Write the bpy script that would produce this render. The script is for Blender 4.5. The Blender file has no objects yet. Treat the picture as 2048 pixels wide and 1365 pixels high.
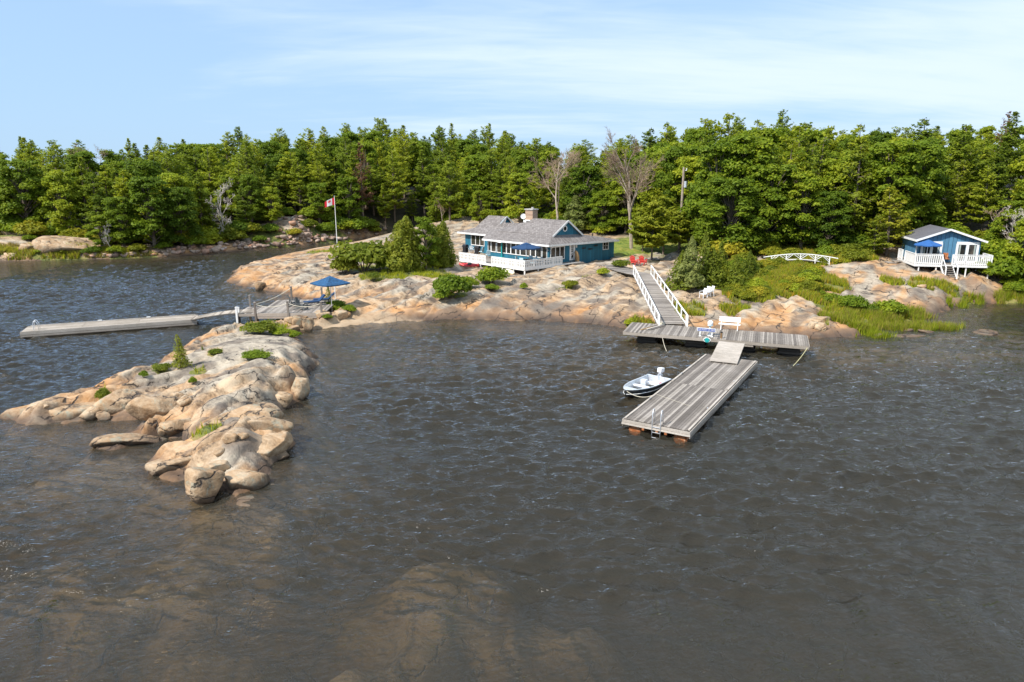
import bpy, bmesh, math, random
import numpy as np
from mathutils import Matrix, Vector
R = math.radians
random.seed(7); rng = np.random.default_rng(11)
sc = bpy.context.scene
COL = sc.collection

# ------------------------------------------------------------ camera, sky, sun, exposure
CAM_H, PITCH, FPX = 12.5, R(13.9), 1365.0
cam_d = bpy.data.cameras.new("camera"); cam = bpy.data.objects.new("camera", cam_d); COL.objects.link(cam)
cam.location = (0, 0, CAM_H); cam.rotation_euler = (R(90) - PITCH, 0, 0)
cam_d.sensor_width = 36.0; cam_d.lens = 24.0; cam_d.clip_end = 6000; cam_d.clip_start = 0.1
sc.camera = cam
SUN_AZ = Vector((-0.80, -0.60)).normalized(); SUN_EL = R(48)
wd = bpy.data.worlds.new("World"); sc.world = wd; wd.use_nodes = True
nt = wd.node_tree; nt.nodes.clear()
sky = nt.nodes.new("ShaderNodeTexSky"); sky.sky_type = 'NISHITA'; sky.sun_disc = False
sky.sun_elevation = SUN_EL; sky.sun_rotation = math.atan2(SUN_AZ.x, SUN_AZ.y)
sky.air_density = 1.0; sky.dust_density = 0.3; sky.ozone_density = 2.0; sky.altitude = 100
tc = nt.nodes.new("ShaderNodeTexCoord")
sep = nt.nodes.new("ShaderNodeSeparateXYZ"); nt.links.new(tc.outputs["Generated"], sep.inputs[0])
# cloud sheet: direction divided by height gives the flat layer seen in perspective
mx = nt.nodes.new("ShaderNodeMath"); mx.operation = 'MAXIMUM'; mx.inputs[1].default_value = 0.0
nt.links.new(sep.outputs[2], mx.inputs[0])
ad = nt.nodes.new("ShaderNodeMath"); ad.operation = 'ADD'; ad.inputs[1].default_value = 0.16; nt.links.new(mx.outputs[0], ad.inputs[0])
dv = nt.nodes.new("ShaderNodeVectorMath"); dv.operation = 'DIVIDE'
cmb = nt.nodes.new("ShaderNodeCombineXYZ")
for i in range(3): nt.links.new(ad.outputs[0], cmb.inputs[i])
nt.links.new(tc.outputs["Generated"], dv.inputs[0]); nt.links.new(cmb.outputs[0], dv.inputs[1])
mp = nt.nodes.new("ShaderNodeMapping"); mp.inputs["Rotation"].default_value = (0, 0, R(-38)); mp.inputs["Scale"].default_value = (0.55, 1.1, 0.0)
mp.inputs["Location"].default_value = (1.9, 0.35, 0)
nt.links.new(dv.outputs[0], mp.inputs[0])
n1 = nt.nodes.new("ShaderNodeTexNoise"); n1.inputs["Scale"].default_value = 0.75; n1.inputs["Detail"].default_value = 5; n1.inputs["Roughness"].default_value = 0.55; n1.inputs["Distortion"].default_value = 0.5
nt.links.new(mp.outputs[0], n1.inputs["Vector"])
mp2 = nt.nodes.new("ShaderNodeMapping"); mp2.inputs["Rotation"].default_value = (0, 0, R(-8)); mp2.inputs["Scale"].default_value = (0.7, 2.6, 0.0)
nt.links.new(dv.outputs[0], mp2.inputs[0])
n2 = nt.nodes.new("ShaderNodeTexNoise"); n2.inputs["Scale"].default_value = 2.4; n2.inputs["Detail"].default_value = 6; n2.inputs["Roughness"].default_value = 0.6; n2.inputs["Distortion"].default_value = 0.6
nt.links.new(mp2.outputs[0], n2.inputs["Vector"])
# more cloud to the right of the view (+x), more blue to the left
mxx = nt.nodes.new("ShaderNodeMath"); mxx.operation = 'MULTIPLY_ADD'; mxx.inputs[1].default_value = 0.34; mxx.inputs[2].default_value = 0.03
nt.links.new(sep.outputs[0], mxx.inputs[0])
a1 = nt.nodes.new("ShaderNodeMath"); a1.operation = 'ADD'; nt.links.new(n1.outputs[0], a1.inputs[0]); nt.links.new(mxx.outputs[0], a1.inputs[1])
a2 = nt.nodes.new("ShaderNodeMath"); a2.operation = 'MULTIPLY_ADD'; a2.inputs[1].default_value = 0.28; nt.links.new(n2.outputs[0], a2.inputs[0]); nt.links.new(a1.outputs[0], a2.inputs[2])
rp = nt.nodes.new("ShaderNodeMapRange"); rp.inputs["From Min"].default_value = 0.50; rp.inputs["From Max"].default_value = 0.95
rp.inputs["To Min"].default_value = 0.04; rp.inputs["To Max"].default_value = 0.92; rp.interpolation_type = 'SMOOTHSTEP'
nt.links.new(a2.outputs[0], rp.inputs[0])
mix = nt.nodes.new("ShaderNodeMix"); mix.data_type = 'RGBA'; mix.inputs["B"].default_value = (4.05, 4.75, 5.6, 1)
tint = nt.nodes.new("ShaderNodeMix"); tint.data_type = 'RGBA'; tint.blend_type = 'MULTIPLY'; tint.inputs["Factor"].default_value = 1.0
tint.inputs["B"].default_value = (0.58, 0.86, 1.08, 1)
nt.links.new(sky.outputs[0], tint.inputs["A"])
hz_ = nt.nodes.new("ShaderNodeMix"); hz_.data_type = 'RGBA'; hz_.inputs["B"].default_value = (2.3, 3.25, 4.5, 1)   # thin even haze of high air
hf = nt.nodes.new("ShaderNodeMapRange"); hf.inputs["From Min"].default_value = 0.0; hf.inputs["From Max"].default_value = 0.45; hf.inputs["To Min"].default_value = 0.92; hf.inputs["To Max"].default_value = 0.6
nt.links.new(sep.outputs[2], hf.inputs[0]); nt.links.new(hf.outputs[0], hz_.inputs["Factor"]); nt.links.new(tint.outputs["Result"], hz_.inputs["A"])
nt.links.new(rp.outputs[0], mix.inputs["Factor"]); nt.links.new(hz_.outputs["Result"], mix.inputs["A"])
bg = nt.nodes.new("ShaderNodeBackground"); bg.inputs[1].default_value = 0.128
nt.links.new(mix.outputs["Result"], bg.inputs[0])
wo = nt.nodes.new("ShaderNodeOutputWorld"); nt.links.new(bg.outputs[0], wo.inputs[0])
sd = bpy.data.lights.new("sun", 'SUN'); sd.energy = 4.0; sd.angle = R(2.2); sd.color = (1.0, 0.95, 0.87)
sun = bpy.data.objects.new("sun", sd); COL.objects.link(sun)
sdir = Vector((SUN_AZ.x * math.cos(SUN_EL), SUN_AZ.y * math.cos(SUN_EL), math.sin(SUN_EL)))
sun.rotation_euler = sdir.to_track_quat('Z', 'Y').to_euler(); sun.location = sdir * 80
sc.view_settings.view_transform = 'Standard'; sc.view_settings.look = 'None'
sc.view_settings.exposure = 0.72; sc.view_settings.gamma = 1.0
sc.render.engine = 'CYCLES'
cy = sc.cycles; cy.use_denoising = True; cy.max_bounces = 6; cy.diffuse_bounces = 2; cy.glossy_bounces = 2
cy.transmission_bounces = 2; cy.transparent_max_bounces = 8; cy.volume_bounces = 0
cy.sample_clamp_direct = 3.0; cy.sample_clamp_indirect = 3.0; cy.caustics_reflective = False; cy.caustics_refractive = False

# ------------------------------------------------------------ pixel rays (world points measured off the photograph)
def ray(x, y):
    u = (x - 1024) / FPX; v = (682.5 - y) / FPX
    return np.array((u, math.cos(PITCH) + v * math.sin(PITCH), -math.sin(PITCH) + v * math.cos(PITCH)))
def P(x, y, z=0.0):
    d = ray(x, y); t = (z - CAM_H) / d[2]
    return (d[0] * t, d[1] * t, z)
def ztop(x, y, Y):
    d = ray(x, y); return CAM_H + d[2] * Y / d[1]

# ------------------------------------------------------------ numpy noise
_perm = rng.permutation(512); _g = rng.normal(size=(512, 2)); _g /= np.linalg.norm(_g, axis=1)[:, None]
def _h(i, j): return _perm[(_perm[i & 511] + j) & 511]
def gnoise(x, y):
    xi = np.floor(x).astype(int); yi = np.floor(y).astype(int); fx = x - xi; fy = y - yi
    u = fx * fx * fx * (fx * (fx * 6 - 15) + 10); v = fy * fy * fy * (fy * (fy * 6 - 15) + 10)
    def d(a, b):
        g = _g[_h(xi + a, yi + b)]; return g[..., 0] * (fx - a) + g[..., 1] * (fy - b)
    return 1.4 * ((d(0, 0) * (1 - u) + d(1, 0) * u) * (1 - v) + (d(0, 1) * (1 - u) + d(1, 1) * u) * v)
def fbm(x, y, o=4):
    s = 0; a = 1.0
    for k in range(o): s = s + a * gnoise(x * 2 ** k + 17.3 * k, y * 2 ** k - 9.1 * k); a *= 0.5
    return s
def sstep(a, b, x):
    t = np.clip((x - a) / (b - a), 0, 1); return t * t * (3 - 2 * t)
def cells(x, y, seed=0):
    """F1, F2 and a random value of the nearest jittered cell point"""
    xi = np.floor(x).astype(int); yi = np.floor(y).astype(int)
    f1 = np.full(x.shape, 9.0); f2 = f1.copy(); val = np.zeros(x.shape); v2 = np.zeros(x.shape)
    for a in (-1, 0, 1):
        for b in (-1, 0, 1):
            hh = _h(xi + a + seed, yi + b + 3 * seed)
            px = xi + a + 0.5 + 0.42 * _g[hh, 0]; py = yi + b + 0.5 + 0.42 * _g[hh, 1]
            d = np.hypot(x - px, y - py); rv = ((hh * 7919) % 512) / 511.0; rw = ((hh * 3571) % 512) / 511.0
            closer = d < f1
            f2 = np.where(closer, f1, np.minimum(f2, d)); val = np.where(closer, rv, val); v2 = np.where(closer, rw, v2); f1 = np.where(closer, d, f1)
    return f1, f2, val, v2

# ------------------------------------------------------------ mesh builder
class MB:
    def __init__(s): s.v = []; s.f = []; s.t = []; s.M = Matrix.Identity(4)
    def add(s, vs, fs, t=None):
        n = len(s.v); t = random.random() if t is None else t
        for p in vs: s.v.append(tuple(s.M @ Vector(p)))
        for f in fs: s.f.append(tuple(i + n for i in f)); s.t.append(t)
    def box(s, c, d, t=None, m=None):
        x, y, z = d[0] / 2, d[1] / 2, d[2] / 2
        vs = [Vector((a * x, b * y, e * z)) for e in (-1, 1) for a, b in ((-1, -1), (1, -1), (1, 1), (-1, 1))]
        if m: vs = [m @ q for q in vs]
        s.add([q + Vector(c) for q in vs], [(3, 2, 1, 0), (4, 5, 6, 7), (0, 1, 5, 4), (1, 2, 6, 5), (2, 3, 7, 6), (3, 0, 4, 7)], t)
    def beam(s, p0, p1, w, h, t=None):
        p0 = Vector(p0); p1 = Vector(p1); d = p1 - p0; L = d.length; d.normalize()
        up = Vector((0, 0, 1)) if abs(d.z) < 0.95 else Vector((0, 1, 0))
        sx = d.cross(up).normalized(); uz = sx.cross(d)
        vs = [p + sx * a * w / 2 + uz * b * h / 2 for p in (p0, p1) for a, b in ((-1, -1), (1, -1), (1, 1), (-1, 1))]
        s.add(vs, [(0, 1, 2, 3), (7, 6, 5, 4), (4, 5, 1, 0), (5, 6, 2, 1), (6, 7, 3, 2), (7, 4, 0, 3)], t)
    def tube(s, pts, rs, n=6, t=None, cap=True):
        pts = [Vector(p) for p in pts]
        if not hasattr(rs, '__len__'): rs = [rs] * len(pts)
        vs = []; fs = []
        for i, p in enumerate(pts):
            d = (pts[min(i + 1, len(pts) - 1)] - pts[max(i - 1, 0)])
            d = d.normalized() if d.length > 1e-9 else Vector((0, 0, 1))
            a = Vector((1, 0, 0)) if abs(d.x) < 0.8 else Vector((0, 1, 0))
            u = d.cross(a).normalized(); w = d.cross(u)
            for k in range(n):
                an = 2 * math.pi * k / n; vs.append(p + (u * math.cos(an) + w * math.sin(an)) * rs[i])
        for i in range(len(pts) - 1):
            for k in range(n):
                k2 = (k + 1) % n; fs.append((i * n + k, i * n + k2, (i + 1) * n + k2, (i + 1) * n + k))
        if cap: fs.append(tuple(range(n - 1, -1, -1))); fs.append(tuple((len(pts) - 1) * n + k for k in range(n)))
        s.add(vs, fs, t)
    def cyl(s, c, r, h, n=16, r2=None, t=None): s.tube([c, (c[0], c[1], c[2] + h)], [r, r if r2 is None else r2], n, t)
    def lathe(s, c, prof, n=20, t=None):
        vs = []; fs = []
        for r, z in prof:
            for k in range(n):
                an = 2 * math.pi * k / n; vs.append((c[0] + r * math.cos(an), c[1] + r * math.sin(an), c[2] + z))
        for i in range(len(prof) - 1):
            for k in range(n):
                k2 = (k + 1) % n; fs.append((i * n + k, i * n + k2, (i + 1) * n + k2, (i + 1) * n + k))
        s.add(vs, fs, t)
    def prism(s, poly, z0, z1, t=None):
        n = len(poly); vs = [(x, y, z0) for x, y in poly] + [(x, y, z1) for x, y in poly]
        s.add(vs, [tuple(range(n - 1, -1, -1)), tuple(range(n, 2 * n))] + [(i, (i + 1) % n, n + (i + 1) % n, n + i) for i in range(n)], t)
    def slab(s, poly3, th, t=None):
        """a planar-ish polygon given thickness downwards"""
        n = len(poly3); vs = list(poly3) + [(p[0], p[1], p[2] - th) for p in poly3]
        s.add(vs, [tuple(range(n)), tuple(range(2 * n - 1, n - 1, -1))] + [(i, n + i, n + (i + 1) % n, (i + 1) % n) for i in range(n)], t)
    def build(s, name, mat, parent=None, smooth=False, bevel=0):
        me = bpy.data.meshes.new(name); me.from_pydata(s.v, [], s.f)
        at = me.attributes.new("tint", 'FLOAT', 'FACE'); at.data.foreach_set("value", s.t)
        me.materials.append(mat)
        if smooth: me.polygons.foreach_set("use_smooth", [True] * len(me.polygons))
        me.update()
        bm = bmesh.new(); bm.from_mesh(me); bmesh.ops.recalc_face_normals(bm, faces=bm.faces)
        bm.to_mesh(me); bm.free()
        o = bpy.data.objects.new(name, me); COL.objects.link(o)
        if parent: o.parent = parent
        if bevel:
            b = o.modifiers.new("bevel", 'BEVEL'); b.width = bevel; b.segments = 2; b.limit_method = 'ANGLE'
        return o
def np_mesh(name, V, F, mat, parent=None, smooth=False, tint=None):
    """V (n,3); F (m,k) constant k"""
    me = bpy.data.meshes.new(name); k = F.shape[1]
    me.vertices.add(len(V)); me.vertices.foreach_set("co", np.ascontiguousarray(V, dtype=np.float32).ravel())
    me.loops.add(F.size); me.loops.foreach_set("vertex_index", F.astype(np.int32).ravel())
    me.polygons.add(len(F)); me.polygons.foreach_set("loop_start", np.arange(0, F.size, k, dtype=np.int32))
    me.polygons.foreach_set("loop_total", np.full(len(F), k, dtype=np.int32))
    if smooth: me.polygons.foreach_set("use_smooth", np.ones(len(F), dtype=bool))
    if tint is not None:
        at = me.attributes.new("tint", 'FLOAT', 'FACE'); at.data.foreach_set("value", tint.astype(np.float32))
    if mat: me.materials.append(mat)
    me.update(calc_edges=True); me.validate()
    o = bpy.data.objects.new(name, me); COL.objects.link(o)
    if parent: o.parent = parent
    return o
def tag(o, label=None, cat=None, group=None, kind=None):
    if label: o["label"] = label
    if cat: o["category"] = cat
    if group: o["group"] = group
    if kind: o["kind"] = kind
    return o
def thing(name, label, cat, loc=(0, 0, 0), rz=0.0, group=None):
    o = bpy.data.objects.new(name, None); COL.objects.link(o); o.empty_display_size = 0.2
    o.location = loc; o.rotation_euler = (0, 0, rz)
    return tag(o, label, cat, group)
def dup(root, loc, rz=0.0, scale=None, label=None, group=None):
    r = root.copy(); COL.objects.link(r); r.location = loc; r.rotation_euler = (0, 0, rz)
    if scale is not None: r.scale = scale
    if label: r["label"] = label
    if group: r["group"] = group
    for ch in list(root.children):
        c = ch.copy(); COL.objects.link(c); c.parent = r
        for g in list(ch.children):
            d = g.copy(); COL.objects.link(d); d.parent = c
    return r

# ------------------------------------------------------------ materials
def M_(name):
    m = bpy.data.materials.new(name); m.use_nodes = True; n = m.node_tree; b = n.nodes["Principled BSDF"]; return m, n, b
def node(n, typ, **kw):
    x = n.nodes.new(typ)
    for k, v in kw.items():
        if k.startswith("_"): setattr(x, k[1:], v)
        else: x.inputs[k.replace("__", " ")].default_value = v
    return x
def ramp(n, fac, stops):
    r = n.nodes.new("ShaderNodeValToRGB"); e = r.color_ramp.elements
    while len(e) < len(stops): e.new(0.5)
    for q, (p, c) in zip(e, stops): q.position = p; q.color = (c[0], c[1], c[2], 1)
    n.links.new(fac, r.inputs[0]); return r.outputs[0]
def mixc(n, fac, a, b, mode='MIX'):
    m = n.nodes.new("ShaderNodeMix"); m.data_type = 'RGBA'; m.blend_type = mode
    for s, q in (("Factor", fac), ("A", a), ("B", b)):
        if hasattr(q, "links"): n.links.new(q, m.inputs[s])
        elif s == "Factor": m.inputs[s].default_value = q
        else: m.inputs[s].default_value = (q[0], q[1], q[2], 1)
    return m.outputs["Result"]
def math_(n, op, a, b=None, c=None):
    m = n.nodes.new("ShaderNodeMath"); m.operation = op
    for i, q in enumerate((a, b, c)):
        if q is None: continue
        if hasattr(q, "links"): n.links.new(q, m.inputs[i])
        else: m.inputs[i].default_value = q
    return m.outputs[0]
def noise(n, scale, detail=3, rough=0.5, dist=0.0, coord="Object", mscale=None, rot=None):
    tc = n.nodes.new("ShaderNodeTexCoord"); v = tc.outputs["Object" if coord == "World" else coord]
    if coord == "World":
        g = n.nodes.new("ShaderNodeNewGeometry"); v = g.outputs["Position"]
    if mscale or rot:
        mp = n.nodes.new("ShaderNodeMapping"); mp.inputs["Scale"].default_value = mscale or (1, 1, 1)
        if rot:
            m0 = n.nodes.new("ShaderNodeMapping"); m0.inputs["Rotation"].default_value = rot; n.links.new(v, m0.inputs[0]); v = m0.outputs[0]
        n.links.new(v, mp.inputs[0]); v = mp.outputs[0]
    t = n.nodes.new("ShaderNodeTexNoise"); n.links.new(v, t.inputs["Vector"])
    t.inputs["Scale"].default_value = scale; t.inputs["Detail"].default_value = detail; t.inputs["Roughness"].default_value = rough; t.inputs["Distortion"].default_value = dist
    return t.outputs[0]
def wpos(n):
    g = n.nodes.new("ShaderNodeNewGeometry"); return g.outputs["Position"]
def bump(n, b, h, strength=0.3, dist=0.05):
    u = n.nodes.new("ShaderNodeBump"); u.inputs["Strength"].default_value = strength; u.inputs["Distance"].default_value = dist
    n.links.new(h, u.inputs["Height"]); n.links.new(u.outputs[0], b.inputs["Normal"]); return u
def attr(n, name):
    a = n.nodes.new("ShaderNodeAttribute"); a.attribute_name = name; return a.outputs["Fac"]
def basic(name, col, rough=0.6, var=0.15, metal=0.0, nscale=3.0, dirt=None):
    m, n, b = M_(name)
    nz = noise(n, nscale, 4, 0.6)
    lo = tuple(c * (1 - var) for c in col); hi = tuple(min(1, c * (1 + var)) for c in col)
    c = ramp(n, nz, [(0.3, lo), (0.7, hi)])
    if dirt: c = mixc(n, ramp(n, noise(n, nscale * 2.3, 6, 0.7), [(0.52, (0, 0, 0)), (0.68, (1, 1, 1))]), c, dirt)
    n.links.new(c, b.inputs["Base Color"]); b.inputs["Roughness"].default_value = rough; b.inputs["Metallic"].default_value = metal
    return m
def wood(name, dark, light, grain=(14, 1.2, 6)):
    """weathered boards: every board its own tone, grain along it"""
    m, n, b = M_(name)
    t = attr(n, "tint"); base = ramp(n, t, [(0.0, dark), (0.55, tuple((a + c) / 2 for a, c in zip(dark, light))), (1.0, light)])
    g = noise(n, 2.2, 6, 0.65, 0.4, mscale=grain)
    base = mixc(n, 0.55, base, ramp(n, g, [(0.32, tuple(c * 0.45 for c in dark)), (0.5, (0.8, 0.8, 0.8)), (0.7, (1, 1, 1))]), 'MULTIPLY')
    st = noise(n, 0.6, 5, 0.65)
    base = mixc(n, 0.6, base, ramp(n, st, [(0.35, (0.62, 0.6, 0.56)), (0.62, (1.0, 1.0, 1.0))]), 'MULTIPLY')
    n.links.new(base, b.inputs["Base Color"]); b.inputs["Roughness"].default_value = 0.85
    bump(n, b, g, 0.4, 0.01); return m
MAT = {}
MAT['dock'] = wood("grey_weathered_wood", (0.16, 0.135, 0.115), (0.46, 0.405, 0.35))
MAT['dock_long'] = wood("grey_weathered_wood_long", (0.16, 0.135, 0.115), (0.46, 0.405, 0.35), (1.2, 14, 6))
MAT['dockpale'] = wood("pale_worn_wood", (0.34, 0.29, 0.24), (0.66, 0.59, 0.51))
MAT['docktan'] = wood('tan_worn_wood', (0.25, 0.205, 0.16), (0.58, 0.50, 0.41), (1.2, 14, 6))
MAT['darkwood'] = wood("dark_wet_wood", (0.05, 0.04, 0.03), (0.13, 0.10, 0.075))
MAT['white'] = basic("white_paint", (0.80, 0.79, 0.76), 0.55, 0.07, dirt=(0.66, 0.63, 0.57))
MAT['whitewood'] = MAT['white']
MAT['plastic_white'] = basic("white_plastic", (0.82, 0.82, 0.82), 0.35, 0.03)
MAT['steel'] = basic("galvanised_steel", (0.75, 0.76, 0.78), 0.35, 0.06, 0.6)
MAT['alu'] = basic("painted_aluminium", (0.66, 0.70, 0.74), 0.35, 0.08, 0.25, dirt=(0.5, 0.5, 0.48))
MAT['hullshade_fish'] = basic("dark_fish_and_hull_shade", (0.025, 0.03, 0.035), 0.3, 0.2)  # boat hull's shade put into its colour; the dark fish ornaments share it
MAT['red'] = basic("red_plastic", (0.62, 0.035, 0.035), 0.35, 0.12)
MAT['coral'] = basic("faded_red_paint", (0.70, 0.06, 0.05), 0.5, 0.15)
MAT['navy'] = basic("navy_canvas", (0.010, 0.045, 0.12), 0.8, 0.18, nscale=6)
MAT['blue'] = basic("blue_canvas", (0.014, 0.072, 0.165), 0.9, 0.45, nscale=5)
MAT['brightblue'] = basic("bright_blue_canvas", (0.02, 0.10, 0.30), 0.8, 0.14, nscale=5)
MAT['teal'] = basic("teal_plastic", (0.02, 0.34, 0.33), 0.4, 0.1)
MAT['lightblue'] = basic("pale_blue_cushion", (0.50, 0.66, 0.70), 0.8, 0.08)
MAT['black'] = basic("black_vinyl", (0.012, 0.012, 0.014), 0.45, 0.3)
MAT['rubber'] = basic("dark_grey_plastic", (0.05, 0.055, 0.06), 0.5, 0.2)
MAT['rope'] = basic("pale_rope", (0.60, 0.54, 0.42), 0.9, 0.15)
MAT['yellowrope'] = basic("yellow_rope", (0.60, 0.55, 0.30), 0.9, 0.15)
MAT['rust'] = basic("rusty_steel_float", (0.34, 0.10, 0.025), 0.8, 0.4, nscale=4, dirt=(0.42, 0.36, 0.24))
MAT['concrete'] = basic("concrete", (0.42, 0.40, 0.37), 0.9, 0.15)
MAT['curtain'] = basic("sheer_curtain", (0.36, 0.40, 0.36), 0.9, 0.12)
MAT['carved'] = wood("carved_tan_wood", (0.28, 0.16, 0.07), (0.46, 0.30, 0.14), (2, 2, 0.5))
MAT['bark'] = basic("grey_brown_bark", (0.15, 0.115, 0.085), 0.95, 0.35, nscale=3)
MAT['deadwood'] = basic("silvery_dead_wood", (0.33, 0.265, 0.205), 0.95, 0.25, nscale=2)
MAT['palebark'] = basic("pale_dead_bark", (0.52, 0.46, 0.40), 0.95, 0.2, nscale=2)
MAT['twig'] = basic('brown_grey_twigs', (0.30, 0.21, 0.14), 0.95, 0.2, nscale=2)
MAT['soil_shadow'] = basic("dark_soil", (0.035, 0.024, 0.018), 1.0, 0.3)
def siding(name, col, horiz=False, freq=3.3, var=0.2):
    m, n, b = M_(name)
    tcn = n.nodes.new("ShaderNodeTexCoord"); sp = n.nodes.new("ShaderNodeSeparateXYZ"); n.links.new(tcn.outputs["Object"], sp.inputs[0])
    k = math_(n, 'ADD', sp.outputs[0], sp.outputs[1])
    fr = math_(n, 'FRACT', math_(n, 'MULTIPLY', k, freq))
    groove = math_(n, 'GREATER_THAN', fr, 0.10)
    cellv = n.nodes.new("ShaderNodeTexWhiteNoise"); cellv.noise_dimensions = '1D'
    n.links.new(math_(n, 'FLOOR', math_(n, 'MULTIPLY', k, freq)), cellv.inputs["W"])
    c = ramp(n, cellv.outputs["Value"], [(0, tuple(x * (1 - var) for x in col)), (1, tuple(x * (1 + var) for x in col))])
    c = mixc(n, 0.35, c, ramp(n, noise(n, 1.6, 5, 0.7), [(0.35, (0.6, 0.6, 0.62)), (0.65, (1.05, 1.05, 1.05))]), 'MULTIPLY')
    c = mixc(n, groove, tuple(x * 0.35 for x in col), c)
    n.links.new(c, b.inputs["Base Color"]); b.inputs["Roughness"].default_value = 0.65
    bump(n, b, groove, 0.6, 0.015); return m
MAT['siding'] = siding("blue_board_siding", (0.018, 0.155, 0.235))
MAT['siding_cabin'] = siding("blue_cabin_siding", (0.075, 0.205, 0.32), freq=2.6, var=0.12)
def shingle(name, dark, light, s=1.0):
    m, n, b = M_(name)
    tcn = n.nodes.new("ShaderNodeTexCoord"); mpn = n.nodes.new("ShaderNodeMapping"); mpn.inputs["Rotation"].default_value = (0, 0, R(90)); n.links.new(tcn.outputs["Object"], mpn.inputs[0])
    br = node(n, "ShaderNodeTexBrick", Scale=1.0 * s); n.links.new(mpn.outputs[0], br.inputs["Vector"])
    br.inputs["Color1"].default_value = (*dark, 1); br.inputs["Color2"].default_value = (*light, 1); br.inputs["Mortar"].default_value = tuple(c * 0.45 for c in dark) + (1,)
    br.inputs["Mortar Size"].default_value = 0.012; br.inputs["Brick Width"].default_value = 0.33; br.inputs["Row Height"].default_value = 0.16
    c = mixc(n, 0.5, br.outputs["Color"], ramp(n, noise(n, 18, 4, 0.7), [(0.3, (0.6, 0.6, 0.6)), (0.7, (1.1, 1.1, 1.1))]), 'MULTIPLY')
    c = mixc(n, 0.5, c, ramp(n, noise(n, 0.5, 4, 0.6), [(0.35, (0.78, 0.76, 0.74)), (0.65, (1.05, 1.05, 1.05))]), 'MULTIPLY')
    n.links.new(c, b.inputs["Base Color"]); b.inputs["Roughness"].default_value = 0.95
    bump(n, b, br.outputs["Fac"], -0.4, 0.01); return m
MAT['roof'] = shingle("grey_asphalt_shingles", (0.17, 0.15, 0.14), (0.29, 0.26, 0.245))
MAT['roofdark'] = siding("dark_grey_ribbed_roof", (0.13, 0.125, 0.135), freq=2.4, var=0.1)
def brickm():
    m, n, b = M_("tan_brick")
    tcn = n.nodes.new("ShaderNodeTexCoord"); mpn = n.nodes.new("ShaderNodeMapping"); mpn.inputs["Rotation"].default_value = (R(90), 0, 0); n.links.new(tcn.outputs["Object"], mpn.inputs[0])
    br = node(n, "ShaderNodeTexBrick", Scale=1.0); n.links.new(mpn.outputs[0], br.inputs["Vector"])
    br.inputs["Color1"].default_value = (0.27, 0.13, 0.07, 1); br.inputs["Color2"].default_value = (0.42, 0.26, 0.15, 1); br.inputs["Mortar"].default_value = (0.4, 0.37, 0.33, 1)
    br.inputs["Mortar Size"].default_value = 0.012; br.inputs["Brick Width"].default_value = 0.22; br.inputs["Row Height"].default_value = 0.085
    n.links.new(br.outputs["Color"], b.inputs["Base Color"]); b.inputs["Roughness"].default_value = 0.9; return m
MAT['brick'] = brickm()
def glassm():
    m, n, b = M_("window_glass")
    c = ramp(n, noise(n, 0.9, 3, 0.6), [(0.35, (0.008, 0.010, 0.009)), (0.52, (0.035, 0.033, 0.028)), (0.68, (0.11, 0.09, 0.07))])
    n.links.new(c, b.inputs["Base Color"]); b.inputs["Roughness"].default_value = 0.06; b.inputs["IOR"].default_value = 1.5; return m
MAT['glass'] = glassm()
def leafm(name, dark, mid, light, trans=0.50, rough=0.6):
    m, n, b = M_(name)
    oi = n.nodes.new("ShaderNodeObjectInfo")
    t = attr(n, "tint")
    k = math_(n, 'ADD', math_(n, 'MULTIPLY', t, 0.55), math_(n, 'MULTIPLY', oi.outputs["Random"], 0.45))
    c = ramp(n, k, [(0.1, dark), (0.5, mid), (0.92, light)])
    n.links.new(c, b.inputs["Base Color"]); b.inputs["Roughness"].default_value = rough; b.inputs["Specular IOR Level"].default_value = 0.25
    tr = n.nodes.new("ShaderNodeBsdfTranslucent"); n.links.new(c, tr.inputs[0])
    mxs = n.nodes.new("ShaderNodeMixShader"); mxs.inputs[0].default_value = trans
    n.links.new(b.outputs[0], mxs.inputs[1]); n.links.new(tr.outputs[0], mxs.inputs[2])
    n.links.new(mxs.outputs[0], n.nodes["Material Output"].inputs[0]); return m
MAT['pine'] = leafm("pine_needles", (0.0835, 0.1357, 0.0127), (0.2364, 0.2957, 0.0197), (0.459, 0.4708, 0.0276))
MAT['brightpine'] = leafm("bright_pine_needles", (0.1501, 0.2002, 0.0144), (0.2668, 0.3003, 0.0198), (0.4335, 0.4004, 0.0306))
MAT['leaf'] = leafm("green_leaves", (0.0892, 0.1512, 0.0103), (0.2229, 0.3024, 0.0173), (0.461, 0.4738, 0.0276))
MAT['darkleaf'] = leafm("dark_green_leaves", (0.0731, 0.1283, 0.0092), (0.1828, 0.2566, 0.0138), (0.3839, 0.4199, 0.023))
MAT['cedar'] = leafm("yellow_green_cedar", (0.098, 0.1438, 0.012), (0.196, 0.2313, 0.018), (0.322, 0.325, 0.03))
MAT['spruce'] = leafm("grey_green_spruce", (0.0885, 0.1222, 0.035), (0.1851, 0.2229, 0.05), (0.3381, 0.3594, 0.1))
MAT['browning'] = leafm("brown_dying_needles", (0.08, 0.05, 0.03), (0.20, 0.10, 0.05), (0.32, 0.17, 0.09))
MAT['meadow'] = leafm("meadow_bush_leaves", (0.1186, 0.1513, 0.01), (0.2541, 0.2722, 0.016), (0.5082, 0.4084, 0.03))
MAT['grass'] = leafm("green_grass_blades", (0.161, 0.22, 0.0108), (0.322, 0.3575, 0.0162), (0.5796, 0.5225, 0.0405), 0.4)
MAT['drygrass'] = leafm("dry_yellow_grass", (0.20, 0.17, 0.04), (0.34, 0.27, 0.06), (0.5, 0.38, 0.12), 0.4)
MAT['flower'] = leafm("orange_flower_heads", (0.42, 0.22, 0.02), (0.58, 0.36, 0.03), (0.66, 0.52, 0.08), 0.3)
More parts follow.
